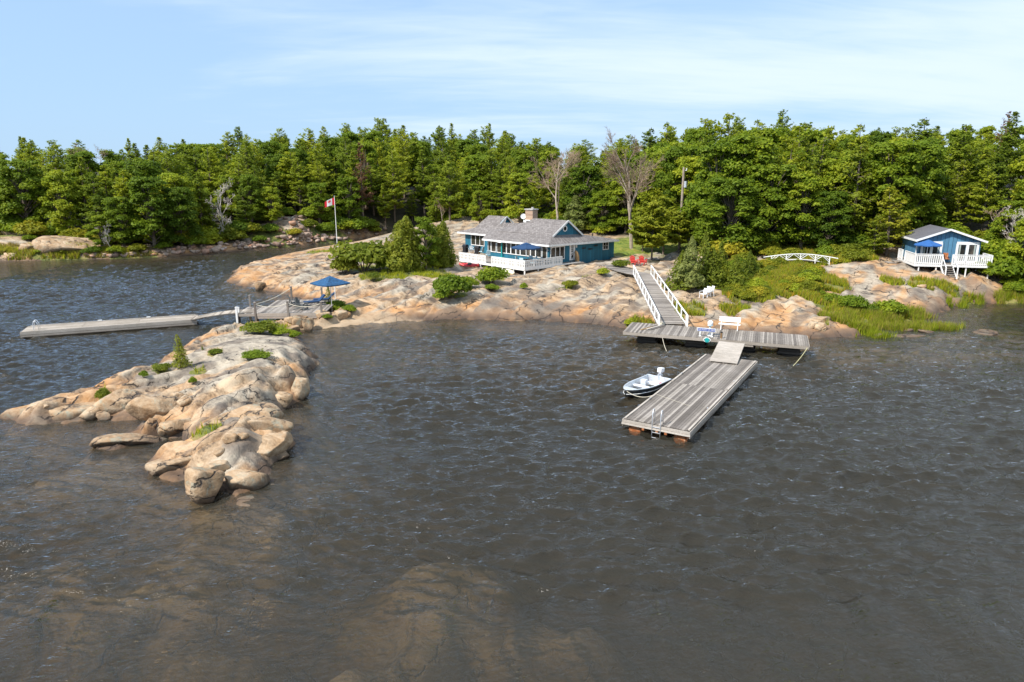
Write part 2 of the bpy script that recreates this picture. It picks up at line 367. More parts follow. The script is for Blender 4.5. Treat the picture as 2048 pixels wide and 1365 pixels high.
def rockm(name, attrs=True):
    m, n, b = M_(name)
    pos = wpos(n); sp = n.nodes.new("ShaderNodeSeparateXYZ"); n.links.new(pos, sp.inputs[0]); z = sp.outputs[2]
    med = noise(n, 1.1, 5, 0.68, 0.5, "World", (1, 0.40, 1), (0, 0, R(-55)))
    fine = noise(n, 7.0, 4, 0.7, 0.0, "World")
    k = math_(n, 'ADD', math_(n, 'MULTIPLY', med, 0.72), math_(n, 'MULTIPLY', fine, 0.28))
    c = ramp(n, k, [(0.38, (0.085, 0.058, 0.038)), (0.44, (0.26, 0.175, 0.10)), (0.505, (0.385, 0.262, 0.155)), (0.59, (0.50, 0.375, 0.245))])
    if attrs:
        # orange-stained lower rock, grey lichen, dark seep stains: the stone's own colours, laid out over the shore in metres
        c = mixc(n, attr(n, "orange"), c, mixc(n, 0.62, c, (0.50, 0.225, 0.062)))
        c = mixc(n, attr(n, "lichen"), c, ramp(n, k, [(0.38, (0.13, 0.115, 0.095)), (0.47, (0.27, 0.235, 0.185)), (0.59, (0.43, 0.375, 0.29))]))
        c = mixc(n, attr(n, "stain"), c, mixc(n, 0.75, c, (0.10, 0.075, 0.06)))
    else:
        c = mixc(n, ramp(n, noise(n, 0.9, 5, 0.7, 0.4, "World"), [(0.45, (0, 0, 0)), (0.6, (0.9, 0.9, 0.9))]), c, mixc(n, 0.55, c, (0.36, 0.20, 0.085)))
        c = mixc(n, ramp(n, noise(n, 1.7, 5, 0.7, 0.4, "World"), [(0.55, (0, 0, 0)), (0.66, (0.8, 0.8, 0.8))]), c, (0.30, 0.295, 0.22))
    gm = n.nodes.new("ShaderNodeMapping"); gm.inputs["Rotation"].default_value = (0, 0, R(-56)); n.links.new(pos, gm.inputs[0])
    gm2 = n.nodes.new("ShaderNodeMapping"); gm2.inputs["Scale"].default_value = (0.085, 0.42, 0.4); n.links.new(gm.outputs[0], gm2.inputs[0])
    wn = n.nodes.new("ShaderNodeTexNoise"); wn.inputs["Scale"].default_value = 0.55; wn.inputs["Detail"].default_value = 4; n.links.new(pos, wn.inputs["Vector"])
    wadd = n.nodes.new("ShaderNodeVectorMath"); wadd.operation = 'MULTIPLY_ADD'; wadd.inputs[1].default_value = (0.9, 0.9, 0.5)
    n.links.new(wn.outputs["Color"], wadd.inputs[0]); n.links.new(gm2.outputs[0], wadd.inputs[2])
    vo = n.nodes.new("ShaderNodeTexVoronoi"); vo.feature = 'DISTANCE_TO_EDGE'; vo.inputs["Scale"].default_value = 1.0; n.links.new(wadd.outputs[0], vo.inputs["Vector"])
    crk = ramp(n, vo.outputs["Distance"], [(0.0, (1, 1, 1)), (0.006, (1, 1, 1)), (0.018, (0, 0, 0))])
    crk = math_(n, 'MULTIPLY', crk, ramp(n, med, [(0.44, (1, 1, 1)), (0.57, (0, 0, 0))]))
    c = mixc(n, crk, c, (0.06, 0.045, 0.035))
    wet = ramp(n, math_(n, 'ADD', z, math_(n, 'MULTIPLY', fine, 0.12)), [(0.16, (1, 1, 1)), (0.52, (0, 0, 0))])
    c = mixc(n, wet, c, mixc(n, 0.75, c, (0.055, 0.036, 0.026)))
    if attrs:
        gcol = ramp(n, k, [(0.38, (0.040, 0.055, 0.012)), (0.47, (0.10, 0.115, 0.018)), (0.55, (0.18, 0.17, 0.035)), (0.64, (0.24, 0.17, 0.07))])
        vm = ramp(n, math_(n, 'ADD', attr(n, "veg"), math_(n, 'MULTIPLY', math_(n, 'SUBTRACT', k, 0.5), 1.0)), [(0.42, (0, 0, 0)), (0.55, (1, 1, 1))])
        c = mixc(n, vm, c, gcol)
        c = mixc(n, attr(n, "duff_shade"), c, ramp(n, fine, [(0.3, (0.022, 0.020, 0.010)), (0.7, (0.060, 0.048, 0.022))]))
        c = mixc(n, attr(n, "lawn"), c, ramp(n, k, [(0.40, (0.08, 0.125, 0.013)), (0.5, (0.16, 0.20, 0.020)), (0.62, (0.28, 0.24, 0.05))]))
        c = mixc(n, attr(n, "sand"), c, ramp(n, k, [(0.4, (0.30, 0.20, 0.115)), (0.6, (0.42, 0.31, 0.20))]))
        c = mixc(n, attr(n, "path"), c, ramp(n, fine, [(0.3, (0.22, 0.19, 0.16)), (0.7, (0.42, 0.36, 0.29))]))
    n.links.new(c, b.inputs["Base Color"]); b.inputs["Roughness"].default_value = 0.85
    hgt_ = math_(n, 'SUBTRACT', math_(n, 'MULTIPLY_ADD', fine, 0.22, med), math_(n, 'MULTIPLY', crk, 1.0))
    bump(n, b, hgt_, 0.8, 0.16); return m
MAT['ground'] = rockm("granite_ground"); MAT['rock'] = rockm("granite_boulder", False)
def riprapm():
    m, n, b = M_("broken_rust_granite"); oi = n.nodes.new("ShaderNodeObjectInfo")
    c = ramp(n, oi.outputs["Random"], [(0.0, (0.20, 0.13, 0.10)), (0.35, (0.36, 0.25, 0.18)), (0.65, (0.44, 0.33, 0.25)), (0.85, (0.46, 0.22, 0.12)), (1.0, (0.52, 0.42, 0.34))])
    c = mixc(n, 0.6, c, ramp(n, noise(n, 5, 6, 0.7), [(0.3, (0.5, 0.5, 0.5)), (0.65, (1.1, 1.1, 1.1))]), 'MULTIPLY')
    n.links.new(c, b.inputs["Base Color"]); b.inputs["Roughness"].default_value = 0.9; bump(n, b, noise(n, 5, 6, 0.7), 0.5, 0.05); return m
MAT['riprap'] = riprapm()
# ------------------------------------------------------------ terrain
LAND_PX = [(-500, 531), (-100, 525), (0, 523), (60, 522), (160, 519), (230, 518), (330, 514), (430, 507), (500, 501), (560, 495), (640, 488), (700, 481), (770, 472), (850, 463), (935, 453),
 (905, 463), (830, 471), (760, 481), (700, 492), (650, 498), (600, 506), (540, 518), (500, 531), (470, 541), (468, 551), (453, 563), (475, 571), (500, 574), (528, 580), (560, 586), (600, 597), (628, 604), (636, 622),
 (620, 637), (585, 644), (545, 649), (510, 652), (480, 657), (430, 664), (385, 684), (360, 706), (335, 722), (300, 738), (265, 754), (215, 768), (180, 786), (120, 798), (60, 815), (10, 826), (-12, 834), (5, 846), (60, 850), (110, 846), (150, 842), (200, 846), (240, 840), (290, 838), (322, 836), (285, 850),
 (262, 862), (225, 880), (205, 893), (225, 903), (262, 898), (290, 884), (318, 872), (350, 878), (372, 888), (345, 903), (305, 917), (292, 935), (312, 950), (345, 956), (395, 968), (440, 990), (470, 992), (505, 975), (545, 947), (578, 905), (580, 888), (566, 868), (550, 858), (558, 832), (590, 805), (612, 785), (608, 762),
 (628, 738), (630, 716), (612, 694), (588, 676), (600, 662), (650, 657), (720, 650), (800, 643), (870, 641), (930, 638), (1000, 641), (1100, 642), (1200, 649), (1250, 657), (1330, 667), (1500, 674), (1620, 677), (1690, 676), (1735, 668), (1715, 658), (1745, 650), (1800, 645), (1860, 634), (1900, 616), (1960, 607), (2048, 606), (2150, 602), (2500, 592)]
W_CLOSE = [(300, 60), (2600, 100), (2600, 2600), (-2600, 2600), (-2600, 90)]
land = np.array([P(x, y, 0)[:2] for x, y in LAND_PX] + W_CLOSE)
def sdist(X, Y, poly):
    best = np.full(X.shape, 1e9); ins = np.zeros(X.shape, bool); n = len(poly)
    for i in range(n):
        ax, ay = poly[i]; bx, by = poly[(i + 1) % n]; dx, dy = bx - ax, by - ay; L = dx * dx + dy * dy + 1e-12
        t = np.clip(((X - ax) * dx + (Y - ay) * dy) / L, 0, 1); best = np.minimum(best, (X - ax - t * dx) ** 2 + (Y - ay - t * dy) ** 2)
        c = ((ay > Y) != (by > Y)); xi = ax + (Y - ay) * dx / (dy if abs(dy) > 1e-9 else 1e-9); ins ^= (c & (X < xi))
    d = np.sqrt(best); return np.where(ins, d, -d)
# spot heights: (px, py, z) read off the photograph, then a few in metres
SPOT = [(500, 685, 1.2), (540, 740, 1.2), (450, 715, 1.15), (575, 705, 1.1), (480, 785, 1.2), (550, 780, 1.2), (390, 765, .95), (300, 788, .75), (200, 805, .55), (110, 825, .55), (40, 835, .35), (430, 845, .8), (330, 858, .6), (505, 870, .85), (490, 915, .7), (420, 925, .5), (545, 895, .75), (480, 955, .5), (350, 930, .5), (525, 655, .7), (250, 885, .3), (610, 652, .5),
 (700, 640, .4), (800, 627, .6), (760, 608, 1.0), (700, 590, 1.0), (620, 570, 1.0), (560, 560, .9), (505, 558, .6), (620, 540, 1.4), (700, 555, 1.5), (550, 530, .9), (650, 515, 1.2), (676, 506, 1.4), (760, 555, 1.7), (820, 545, 1.8), (860, 590, 1.3), (900, 620, .9), (950, 590, 1.3), (1000, 565, 1.35), (900, 545, 1.5), (940, 530, 1.4), (1049, 547, 1.15), (990, 540, 1.2), (1123, 531, 1.65), (1100, 560, 1.5), (1100, 605, 1.1), (1000, 605, 1.0), (1160, 560, 1.8), (1200, 540, 2.0), (1200, 605, 1.2), (1240, 600, 1.4), (1240, 560, 1.95), (1280, 530, 2.3), (1340, 540, 2.3), (1350, 585, 1.6), (1420, 598, 1.4), (1350, 630, .9), (1440, 625, .9), (1550, 632, .85), (1650, 648, .7), (1500, 600, 1.4), (1600, 600, 1.3), (1700, 630, .5), (1500, 540, 2.5), (1600, 525, 2.9), (1540, 505, 3.0), (1700, 560, 2.1), (1750, 530, 2.9), (1800, 600, 1.0), (1850, 572, 1.8), (1800, 545, 2.6), (1905, 556, 2.05), (1960, 565, 1.9), (2010, 580, 1.0), (1230, 520, 1.7), (1240, 500, 1.9), (1350, 500, 2.2), (1300, 482, 2.6), (100, 490, 2.0), (110, 478, 3.2), (140, 468, 4.0), (150, 492, 2.2), (30, 505, 1.0), (20, 475, 2.8), (230, 500, .9), (600, 450, 3.4), (560, 475, 1.5), (600, 470, 1.8), (640, 470, 1.4), (700, 462, 1.7), (450, 470, 2.0), (800, 452, 2.0), (900, 446, 2.3), (720, 502, 1.2), (760, 495, 1.3), (600, 513, .8), (640, 506, .9), (800, 488, 1.4), (850, 478, 1.5), (900, 474, 1.5), (680, 498, 1.0), (860, 510, 1.5), (780, 510, 1.5), (560, 545, .9)]
SPOT_W = [(6, 84, 1.5), (10, 80, 1.6), (3, 90, 1.6), (12, 92, 1.7), (-2, 96, 1.5), (10, 112, 2.6), (25, 105, 3.2), (46, 71, 2.3), (50, 71, 2.2), (48, 80, 3.4), (43, 78, 3.2), (60, 84, 4.5), (40, 92, 5), (75, 105, 8), (60, 80, 3.6), (75, 75, 3), (0, 140, 6), (60, 140, 11), (-45, 140, 6), (-90, 130, 6), (-60, 170, 9), (0, 190, 10), (60, 190, 14), (110, 150, 12), (-150, 180, 10), (-120, 120, 4), (120, 100, 8), (200, 300, 14), (-300, 300, 12), (0, 400, 12), (0, 1500, 12), (1500, 600, 12), (-1500, 600, 12), (-400, 120, 5), (400, 110, 8)]
pts = np.array([P(x, y, z) for x, y, z in SPOT] + [(float(a), float(b), float(c)) for a, b, c in SPOT_W])
def shore(d, L=2.0): return 1 - np.exp(-np.maximum(d, 0) / L)
d0 = sdist(pts[:, 0], pts[:, 1], land)
tgt = pts[:, 2] / np.maximum(shore(d0), 0.62)
def kern(a, b):  # linear-kernel interpolation, distances softened
    return np.sqrt(((a[:, None, :] - b[None]) ** 2).sum(-1) + 0.8)
Kc = kern(pts[:, :2], pts[:, :2]); n_ = len(pts)
A_ = np.zeros((n_ + 1, n_ + 1)); A_[:n_, :n_] = Kc - 0.25 * np.eye(n_); A_[:n_, n_] = 1; A_[n_, :n_] = 1
wts = np.linalg.solve(A_, np.append(tgt, 0))
def axis(a, b, dense, dd, mid, md, grow=1.12):
    xs = list(np.arange(dense[0], dense[1], dd)); 
    x = dense[1]; 
    while x < mid[1]: xs.append(x); x += md
    s = md
    while x < b: xs.append(x); s *= grow; x += s
    x = dense[0] - md; lo = []
    while x > mid[0]: lo.append(x); x -= md
    s = md
    while x > a: lo.append(x); s *= grow; x -= s
    return np.array(lo[::-1] + xs)
gx = axis(-2600, 2600, (-30, -6), 0.14, (-48, 58), 0.28); gy = axis(0, 2600, (21, 52), 0.14, (14, 100), 0.28, 1.06)
GX, GY = np.meshgrid(gx, gy); shp = GX.shape; X = GX.ravel(); Y = GY.ravel()
SD = sdist(X, Y, land)
Hm = np.zeros(len(X))
for i in range(0, len(X), 20000):
    q = np.stack([X[i:i + 20000], Y[i:i + 20000]], 1); Hm[i:i + 20000] = kern(q, pts[:, :2]) @ wts[:n_] + wts[n_]
Hm = np.clip(Hm, 0.15, 16)
far = sstep(100, 135, np.hypot(X, Y)); near = 1 - sstep(95, 115, np.hypot(X, Y))
Lw = 2.0 - 0.9 * (Y < 53)
SDn = SD + near * 0.45 * fbm(X * 0.8, Y * 0.8, 3) * (np.abs(SD) < 6)
Z = Hm * (1 - np.exp(-np.maximum(SDn, 0) / Lw))
# granite structure: long slabs running up to the right, each slab tilted, with small ledges between
th = R(56); S = X * math.cos(th) + Y * math.sin(th); Qc = -X * math.sin(th) + Y * math.cos(th)
w1 = fbm(X * 0.22, Y * 0.22, 3) * 1.6
f1, f2, va, vb = cells((S + w1) / 6.5, (Qc + w1) / 2.6, 3)
edge = np.clip(f2 - f1, 0, 1); rockm_ = near * sstep(0.0, 0.8, SD)
slab = (va - 0.5) * 0.55 + (vb - 0.5) * 0.5 * (((Qc + w1) / 2.6) % 1.0 - 0.5)
g1, g2, wa, wb = cells((S + w1 * .6) / 3.4, (Qc - w1 * .4) / 1.15, 9)
pen = (Y < 53) & (X < -6)
slab2 = (wa - 0.5) * np.where(pen, 0.42, 0.06) + (wb - 0.5) * 0.25 * (((Qc - w1 * .4) / 1.15) % 1.0 - 0.5); e2 = np.clip(g2 - g1, 0, 1)
bulge = sstep(0, 0.30, edge); bulge2 = sstep(0, 0.30, e2)
domep = np.exp(-(((X + 17.0) / 4.6) ** 2 + ((Y - 44) / 8.0) ** 2)) * pen   # the smooth whaleback at the head of the point stays smooth
amp = rockm_ * (1.0 - 0.85 * domep) * (1 - 0.45 * sstep(20, 27, X))
Z += amp * (slab * 0.8 + slab2 + 0.14 * (bulge - 1) + np.where(pen, 0.24, 0.03) * (bulge2 - 1))
# long ledges: the rock rises gently and drops off along lines running up to the right
lw = (Qc + 1.4 * fbm(X * 0.13, Y * 0.13, 3)) / 3.3; saw = (lw % 1.0); led = np.where(saw < 0.93, saw / 0.93, (1 - saw) / 0.07)
Z += rockm_ * (1 - domep) * 0.50 * (led - 0.45) * sstep(-0.3, 0.2, fbm(X * 0.07 + 5, Y * 0.07, 2))
Z += rockm_ * (0.13 * fbm(X * 0.4, Y * 0.4, 3) + 0.02 * fbm(X * 2.2, Y * 2.2, 2))
Z += far * np.where(SD > 0, 1, 0) * 0.7 * fbm(X * 0.12, Y * 0.12, 4) * sstep(0, 6, SD)
Z = np.where(SDn > 0, np.maximum(Z, 0.02 + 0.06 * np.minimum(SDn, 1)), Z)
# lake bed, with the submerged shelves and sand bars that show brown through the water
depth = 3.6 * (1 - np.exp(np.minimum(SDn, 0) / 5.5)) + 0.02
def blob(px, py, rx, ry, rot=0.0):
    cx, cy, _ = P(px, py, 0); c, s = math.cos(rot), math.sin(rot); u = ((X - cx) * c + (Y - cy) * s) / rx; v = (-(X - cx) * s + (Y - cy) * c) / ry
    return np.exp(-(u * u + v * v) ** 1.4)
wob = 1 + 0.35 * fbm(X * 0.5, Y * 0.5, 3)
bars = [(870, 1130, 3.4, 3.0, R(50), .9), (1080, 1200, 2.8, 1.4, 0, 1.0), (740, 1290, 3.2, 1.2, R(35), .9), (280, 1170, 3.4, 2.6, R(70), 0.8), (80, 1120, 3.0, 2.5, 0, .8), (480, 1060, 2.2, 3.2, R(45), 0.7), (420, 1250, 2.5, 1.2, 0, 1.3), (190, 930, 3.5, 1.6, R(20), 0.35), (510, 1010, 1.6, 0.8, 0, 0.12), (60, 880, 2.5, 1.4, 0, .5), (20, 960, 3, 2, 0, .9), (750, 690, 9, 5, 0, 0.75), (1000, 680, 11, 4.0, 0, 0.85), (1150, 720, 6, 4.0, 0, 1.2), (1320, 700, 6, 3.0, 0, 0.5), (1800, 690, 8, 3.2, 0, 0.18), (1930, 690, 6, 2.4, 0, 0.10), (2000, 660, 6, 4, 0, .4), (1700, 700, 6, 2.2, 0, 0.45), (1850, 660, 5, 2, 0, .2), (560, 655, 3, 1.0, 0, .3)]
for px, py, rx, ry, ro, dz in bars:
    k = np.clip(blob(px, py, rx, ry, ro) * wob, 0, 1); depth = np.where(SDn < 0, depth * (1 - k) + np.minimum(depth, dz) * k, depth)
under = SDn <= 0
Z = np.where(under, -depth + np.clip(0.18 * fbm(X * 0.6, Y * 0.6, 4), -0.3, 0.12) * sstep(0.1, 0.8, depth), Z)
# masks
def pmask(px, py, r, z=1.5, soft=0.5, ax=1.0):
    cx, cy, _ = P(px, py, z); d = np.hypot((X - cx) / ax, Y - cy) / r; return 1 - sstep(1 - soft, 1, d)
veg = np.zeros(len(X))
VEG = [(1470, 612, 2.0, 1.2), (1500, 590, 3.6, 1.5), (1570, 582, 4.5, 1.5), (1600, 562, 5.5, 2), (1560, 545, 6, 2.3), (1620, 600, 2.6, 1.1), (1665, 616, 2.4, .8), (1705, 634, 2.4, .5), (1760, 644, 2.2, .3), (1815, 640, 2.2, .2), (1620, 520, 7, 2.8), (1700, 522, 4, 2.8), (1480, 540, 6, 2.4), (1660, 575, 3.0, 1.6), (1735, 622, 2.4, .8), (1785, 560, 1.6, 2.2), (1840, 566, 1.8, 2.0), (1885, 572, 1.4, 1.7), (1950, 607, 1.8, .2), (2040, 602, 3, .3), (1905, 600, 1.2, .4), (1375, 622, 2.4, 1.0), (1440, 560, 3, 1.9), (1340, 640, 1.5, .7), (1280, 645, 1.6, .5), (1550, 500, 8, 3), (1690, 508, 5, 3.1), (1530, 570, 4, 1.8),
 (520, 660, 1.5, .6), (565, 657, 1.3, .5), (510, 712, .9, 1.4), (430, 702, .7, 1.35), (395, 740, .7, 1.1), (560, 655, 1.2, .5), (415, 868, 1.0, .7), (320, 742, .7, .9), (210, 790, .5, .7), (905, 590, 2.0, 1.3), (780, 550, 5, 1.7), (730, 535, 4, 1.6), (850, 545, 5, 1.7), (985, 560, 2, 1.3), (640, 500, 3, 1.3), (740, 500, 8, 1.6), (1180, 552, 1.4, 1.9), (1130, 575, 1.2, 1.6)]
for px, py, r, z in VEG: veg = np.maximum(veg, pmask(px, py, r, z, 0.7))
vegfar = np.zeros(len(X))
for px, py, r, z, ax in [(60, 517, 1.6, .2, 9), (260, 505, 3, .8, 2), (540, 470, 5, 2, 1.2), (680, 465, 6, 1.8, 2), (5, 490, 3, 1.5, 2)]: vegfar = np.maximum(vegfar, pmask(px, py, r, z, 0.7, ax))
veg = np.maximum(veg, vegfar)
lawn = np.maximum.reduce([pmask(1250, 500, 8, 1.9, .4), pmask(1330, 495, 9, 2.2, .4), pmask(1300, 488, 9, 2.4, .4), pmask(1390, 500, 7, 2.2, .4)]) * (Y > 86)
path = np.maximum.reduce([pmask(1225, 524, 2.0, 1.8, .4, 1.8), pmask(1260, 520, 2.0, 2.0, .4, 1.8), pmask(1300, 512, 1.6, 2.2, .4, 1.8), pmask(1340, 504, 1.6, 2.2, .4, 2)]) * 0.9
sand = pmask(700, 640, 3.4, .4, .5, 2.4) * (X < -7.5) * (Z < 0.75)
sand = np.maximum(sand, (SD < -0.2) * sstep(-0.9, -0.3, Z) * (fbm(X * .3, Y * .3, 2) > -0.1) * ((Y > 40) & (X > -16) & (X < 3)))
bed = (Z < -0.3)
sand = np.where(bed, 0.55 + 0.45 * sstep(-.3, .2, fbm(X * 0.4, Y * 0.4, 3)), sand)
# forest floor beyond this line of bearing -> distance
FRONT = [(-700, 470, 3), (0, 458, 3.8), (90, 455, 4), (170, 462, 3.6), (205, 490, 1.3), (400, 490, 1.1), (430, 478, 1.7), (500, 470, 2.0), (560, 440, 3.8), (630, 446, 3.1), (700, 452, 2.4), (800, 446, 2.5), (900, 441, 2.7), (1000, 455, 2.3), (1100, 462, 2.4), (1230, 474, 2.6), (1300, 476, 2.7), (1370, 488, 2.6), (1450, 515, 2.7), (1560, 497, 3.2), (1650, 497, 3.3), (1740, 508, 3.2), (1800, 495, 3.6), (1850, 478, 4.2), (1960, 495, 3.8), (1990, 545, 2.4), (2048, 572, 1.5), (2700, 560, 2)]
fb = sorted((math.atan2(P(x, y, z)[0], P(x, y, z)[1]), math.hypot(*P(x, y, z)[:2])) for x, y, z in FRONT)
fba = np.array([a for a, _ in fb]); fbd = np.array([d for _, d in fb])
def front(x, y): return np.interp(np.arctan2(x, y), fba, fbd)
duff_shade = sstep(-1.0, 1.5, np.hypot(X, Y) - front(X, Y)) * (1 - lawn)
beh = ((X > -8) & (X < 22) & (Y > 100)); duff_shade = np.maximum(duff_shade, 0)
soil_shadow = pmask(1330, 519, 1.6, 2.3, .4, 1.8); duff_shade = np.maximum(duff_shade, soil_shadow); path = path * (1 - soil_shadow)  # shadow of the lawn pines, painted into the ground in the forest-floor colour
V = np.stack([X, Y, Z], 1)
ny, nx = shp; ii = np.arange(ny * nx).reshape(shp)
F = np.stack([ii[:-1, :-1], ii[:-1, 1:], ii[1:, 1:], ii[1:, :-1]], -1).reshape(-1, 4)
ground = np_mesh("ground", V, F, MAT['ground'], smooth=True)
zz_ = Z + 0.55 * fbm(X * 0.28, Y * 0.28, 4)
orange = sstep(1.35, 0.35, zz_) * sstep(-0.35, 0.35, fbm(X * 0.5 + 9, Y * 0.5, 4) + 0.25)
orange = np.maximum(orange, (X > 25) * 0.8 * sstep(-0.4, 0.3, fbm(X * .4, Y * .4, 3))) * (SD > -0.5)
orange *= (1 - 0.75 * domep)
rx_, ry_ = X * math.cos(th) + Y * math.sin(th), -X * math.sin(th) + Y * math.cos(th)
lichen = sstep(0.02, 0.5, fbm(rx_ * 0.22 + 3, ry_ * 0.55, 5) + 0.55 * sstep(0.35, 1.3, zz_) - 0.38 + 0.9 * domep) * 0.85 * (Z > 0.2)
stain = sstep(0.22, 0.5, fbm(rx_ * 0.25 - 7, ry_ * 0.6 + 4, 4)) * 0.8
stain = np.maximum(stain, 0.9 * sstep(.90, .96, saw) * near * (1 - domep) * sstep(-.35, .05, fbm(X * .16 + 3, Y * .16, 3)) * (Z > .1))
stain = np.maximum(stain, 0.8 * (1 - sstep(0.03, 0.12, np.where(pen, np.minimum(edge, e2), edge))) * near * (Z > .1) * (1 - domep) * sstep(-.2, .2, fbm(X * .3, Y * .3, 3)))
stain = np.maximum(stain, 0.95 * sstep(1.9, 0.5, SD + .5 * fbm(X * .7, Y * .7, 3)) * (SD > 0) * (Y > 50) * (Y < 80) * (X > -14))
stain = np.maximum(stain, 0.8 * sstep(.7, 0.2, SD + .3 * fbm(X * .9, Y * .9, 3)) * (SD > 0) * pen)
stain = np.maximum.reduce([stain] + [0.95 * pmask(px, py, r, z, .5, ax) for px, py, r, z, ax in ((1000, 612, 1.5, .8, 1.5), (1105, 612, 2.0, .9, 1.6), (1085, 595, 1.0, 1.1, 1.0), (1190, 600, .8, 1.2, 1.6), (910, 622, 1.2, .5, 1.4), (870, 600, 1.0, 1.0, 1.0), (770, 600, .8, 1.0, 2.5), (480, 905, .7, .7, 1.5), (590, 720, .7, .8, .8))])
fade_px = sstep(95, 110, np.hypot(X, Y)); lichen = np.maximum(lichen, 0)
for nm, ar in (("orange", orange), ("lichen", lichen), ("stain", stain), ("veg", veg), ("sand", sand), ("lawn", lawn), ("path", path), ("duff_shade", duff_shade)):
    at = ground.data.attributes.new(nm, 'FLOAT', 'POINT'); at.data.foreach_set("value", np.clip(ar, 0, 1).astype(np.float32))
tag(ground, "pale orange and grey granite shore with grass patches and forest floor behind", kind="structure")
ZG = Z.reshape(shp); VG = veg.reshape(shp)
def samp(Gd, x, y):
    x = np.atleast_1d(np.asarray(x, float)); y = np.atleast_1d(np.asarray(y, float))
    i = np.clip(np.searchsorted(gx, x) - 1, 0, nx - 2); j = np.clip(np.searchsorted(gy, y) - 1, 0, ny - 2)
    u = np.clip((x - gx[i]) / (gx[i + 1] - gx[i]), 0, 1); v = np.clip((y - gy[j]) / (gy[j + 1] - gy[j]), 0, 1)
    return (Gd[j, i] * (1 - u) + Gd[j, i + 1] * u) * (1 - v) + (Gd[j + 1, i] * (1 - u) + Gd[j + 1, i + 1] * u) * v
def hz(x, y): return float(samp(ZG, x, y)[0])
def G(px, py):
    """first point of the ground met along the sight line through a pixel of the photograph"""
    d = ray(px, py); ts = np.concatenate([np.arange(20, 130, 0.15), np.arange(130, 400, 1.0)])
    zz = CAM_H + d[2] * ts - samp(ZG, d[0] * ts, d[1] * ts); k = np.argmax(zz <= 0)
    if zz[k] > 0: k = len(ts) - 1
    t = ts[k]; return Vector((d[0] * t, d[1] * t, hz(d[0] * t, d[1] * t)))

# ------------------------------------------------------------ water: a closed body with a rippled top
def waterm():
    m, n, b = M_("brown_lake_water"); out = n.nodes["Material Output"]; n.nodes.remove(b)
    h3 = noise(n, 5.0, 3, 0.55, 0.5, "World", (0.75, 1.5, 1), (0, 0, R(-18)))
    h2 = noise(n, 1.9, 3, 0.55, 0.8, "World", (0.55, 1.5, 1), (0, 0, R(-10))); h3 = math_(n, 'MULTIPLY_ADD', h2, 1.7, h3)
    bu = n.nodes.new("ShaderNodeBump"); bu.inputs["Strength"].default_value = 1.0; bu.inputs["Distance"].default_value = 0.054; n.links.new(h3, bu.inputs["Height"])
    fr = n.nodes.new("ShaderNodeFresnel"); fr.inputs["IOR"].default_value = 1.34; n.links.new(bu.outputs[0], fr.inputs["Normal"])
    gl = n.nodes.new("ShaderNodeBsdfGlossy"); gl.inputs["Roughness"].default_value = 0.07; gl.inputs["Color"].default_value = (0.95, 0.95, 0.95, 1); n.links.new(bu.outputs[0], gl.inputs["Normal"])
    tr = n.nodes.new("ShaderNodeBsdfTransparent"); tr.inputs[0].default_value = (0.92, 0.90, 0.86, 1)
    df = n.nodes.new("ShaderNodeBsdfDiffuse"); df.inputs[0].default_value = (0.074, 0.068, 0.050, 1)
    m1 = n.nodes.new("ShaderNodeMixShader"); m1.inputs[0].default_value = 0.36; n.links.new(tr.outputs[0], m1.inputs[1]); n.links.new(df.outputs[0], m1.inputs[2])
    m2 = n.nodes.new("ShaderNodeMixShader"); n.links.new(fr.outputs[0], m2.inputs[0]); n.links.new(m1.outputs[0], m2.inputs[1]); n.links.new(gl.outputs[0], m2.inputs[2])
    n.links.new(m2.outputs[0], out.inputs["Surface"])
    va_ = n.nodes.new("ShaderNodeVolumeAbsorption"); va_.inputs["Color"].default_value = (0.56, 0.50, 0.30, 1); va_.inputs["Density"].default_value = 0.62
    n.links.new(va_.outputs[0], out.inputs["Volume"]); return m
wx = axis(-2600, 2600, (-24, 26), 0.125, (-62, 60), 0.2, 1.25)
wy = [-60.0, 0.0, 12.0, 16.0]; q = 18.0
while q < 116: wy.append(q); q += 0.075 + max(0, q - 22) * 0.0035
while q < 2600: wy.append(q); q = q * 1.15
wy = np.array(wy)
WX, WY = np.meshgrid(wx, wy); wshape = WX.shape; WX = WX.ravel(); WY = WY.ravel()
fade = sstep(2600, 200, np.hypot(WX, WY)) * (np.abs(WX) < 62) * (WY < 116) * (WY > 15)
WZ = np.zeros(len(WX)); DX = WZ.copy(); DY = WZ.copy(); wr = np.random.default_rng(5)
sdw = sdist(WX, WY, land); lee = 0.35 + 0.65 * sstep(0, 9, -sdw)      # ripples die down close to the rock
wp1 = fbm(WX * 0.11, WY * 0.16, 3) * 2.2; wp2 = fbm(WX * 0.11 + 40, WY * 0.16 - 20, 3) * 2.2
gst = np.clip(0.90 + 0.80 * fbm(WX * 0.04, WY * 0.065, 3), 0.35, 1.6)
for k in range(72):
    lam = 0.26 * (1.9 / 0.26) ** wr.random(); kk = 2 * math.pi / lam; an = R(-80) + wr.normal() * R(24); cxk, syk = math.cos(an), math.sin(an)
    am = 0.0138 * lam ** 0.76; 
    ph = kk * (cxk * WX + syk * WY) + wr.random() * 6.28 + (wp1 if k % 2 else wp2) * min(1.5, kk * 0.25)
    s_, c_ = np.sin(ph), np.cos(ph); WZ += am * c_; DX -= am * 0.5 * cxk * s_; DY -= am * 0.5 * syk * s_
kf = fade * lee * gst; WZ *= kf; WX2 = WX + DX * kf; WY2 = WY + DY * kf
wii = np.arange(WX.size).reshape(wshape)
top = np.stack([wii[:-1, :-1], wii[:-1, 1:], wii[1:, 1:], wii[1:, :-1]], -1).reshape(-1, 4)
rim = np.concatenate([wii[0, :], wii[1:, -1], wii[-1, -2::-1], wii[-2:0:-1, 0]])
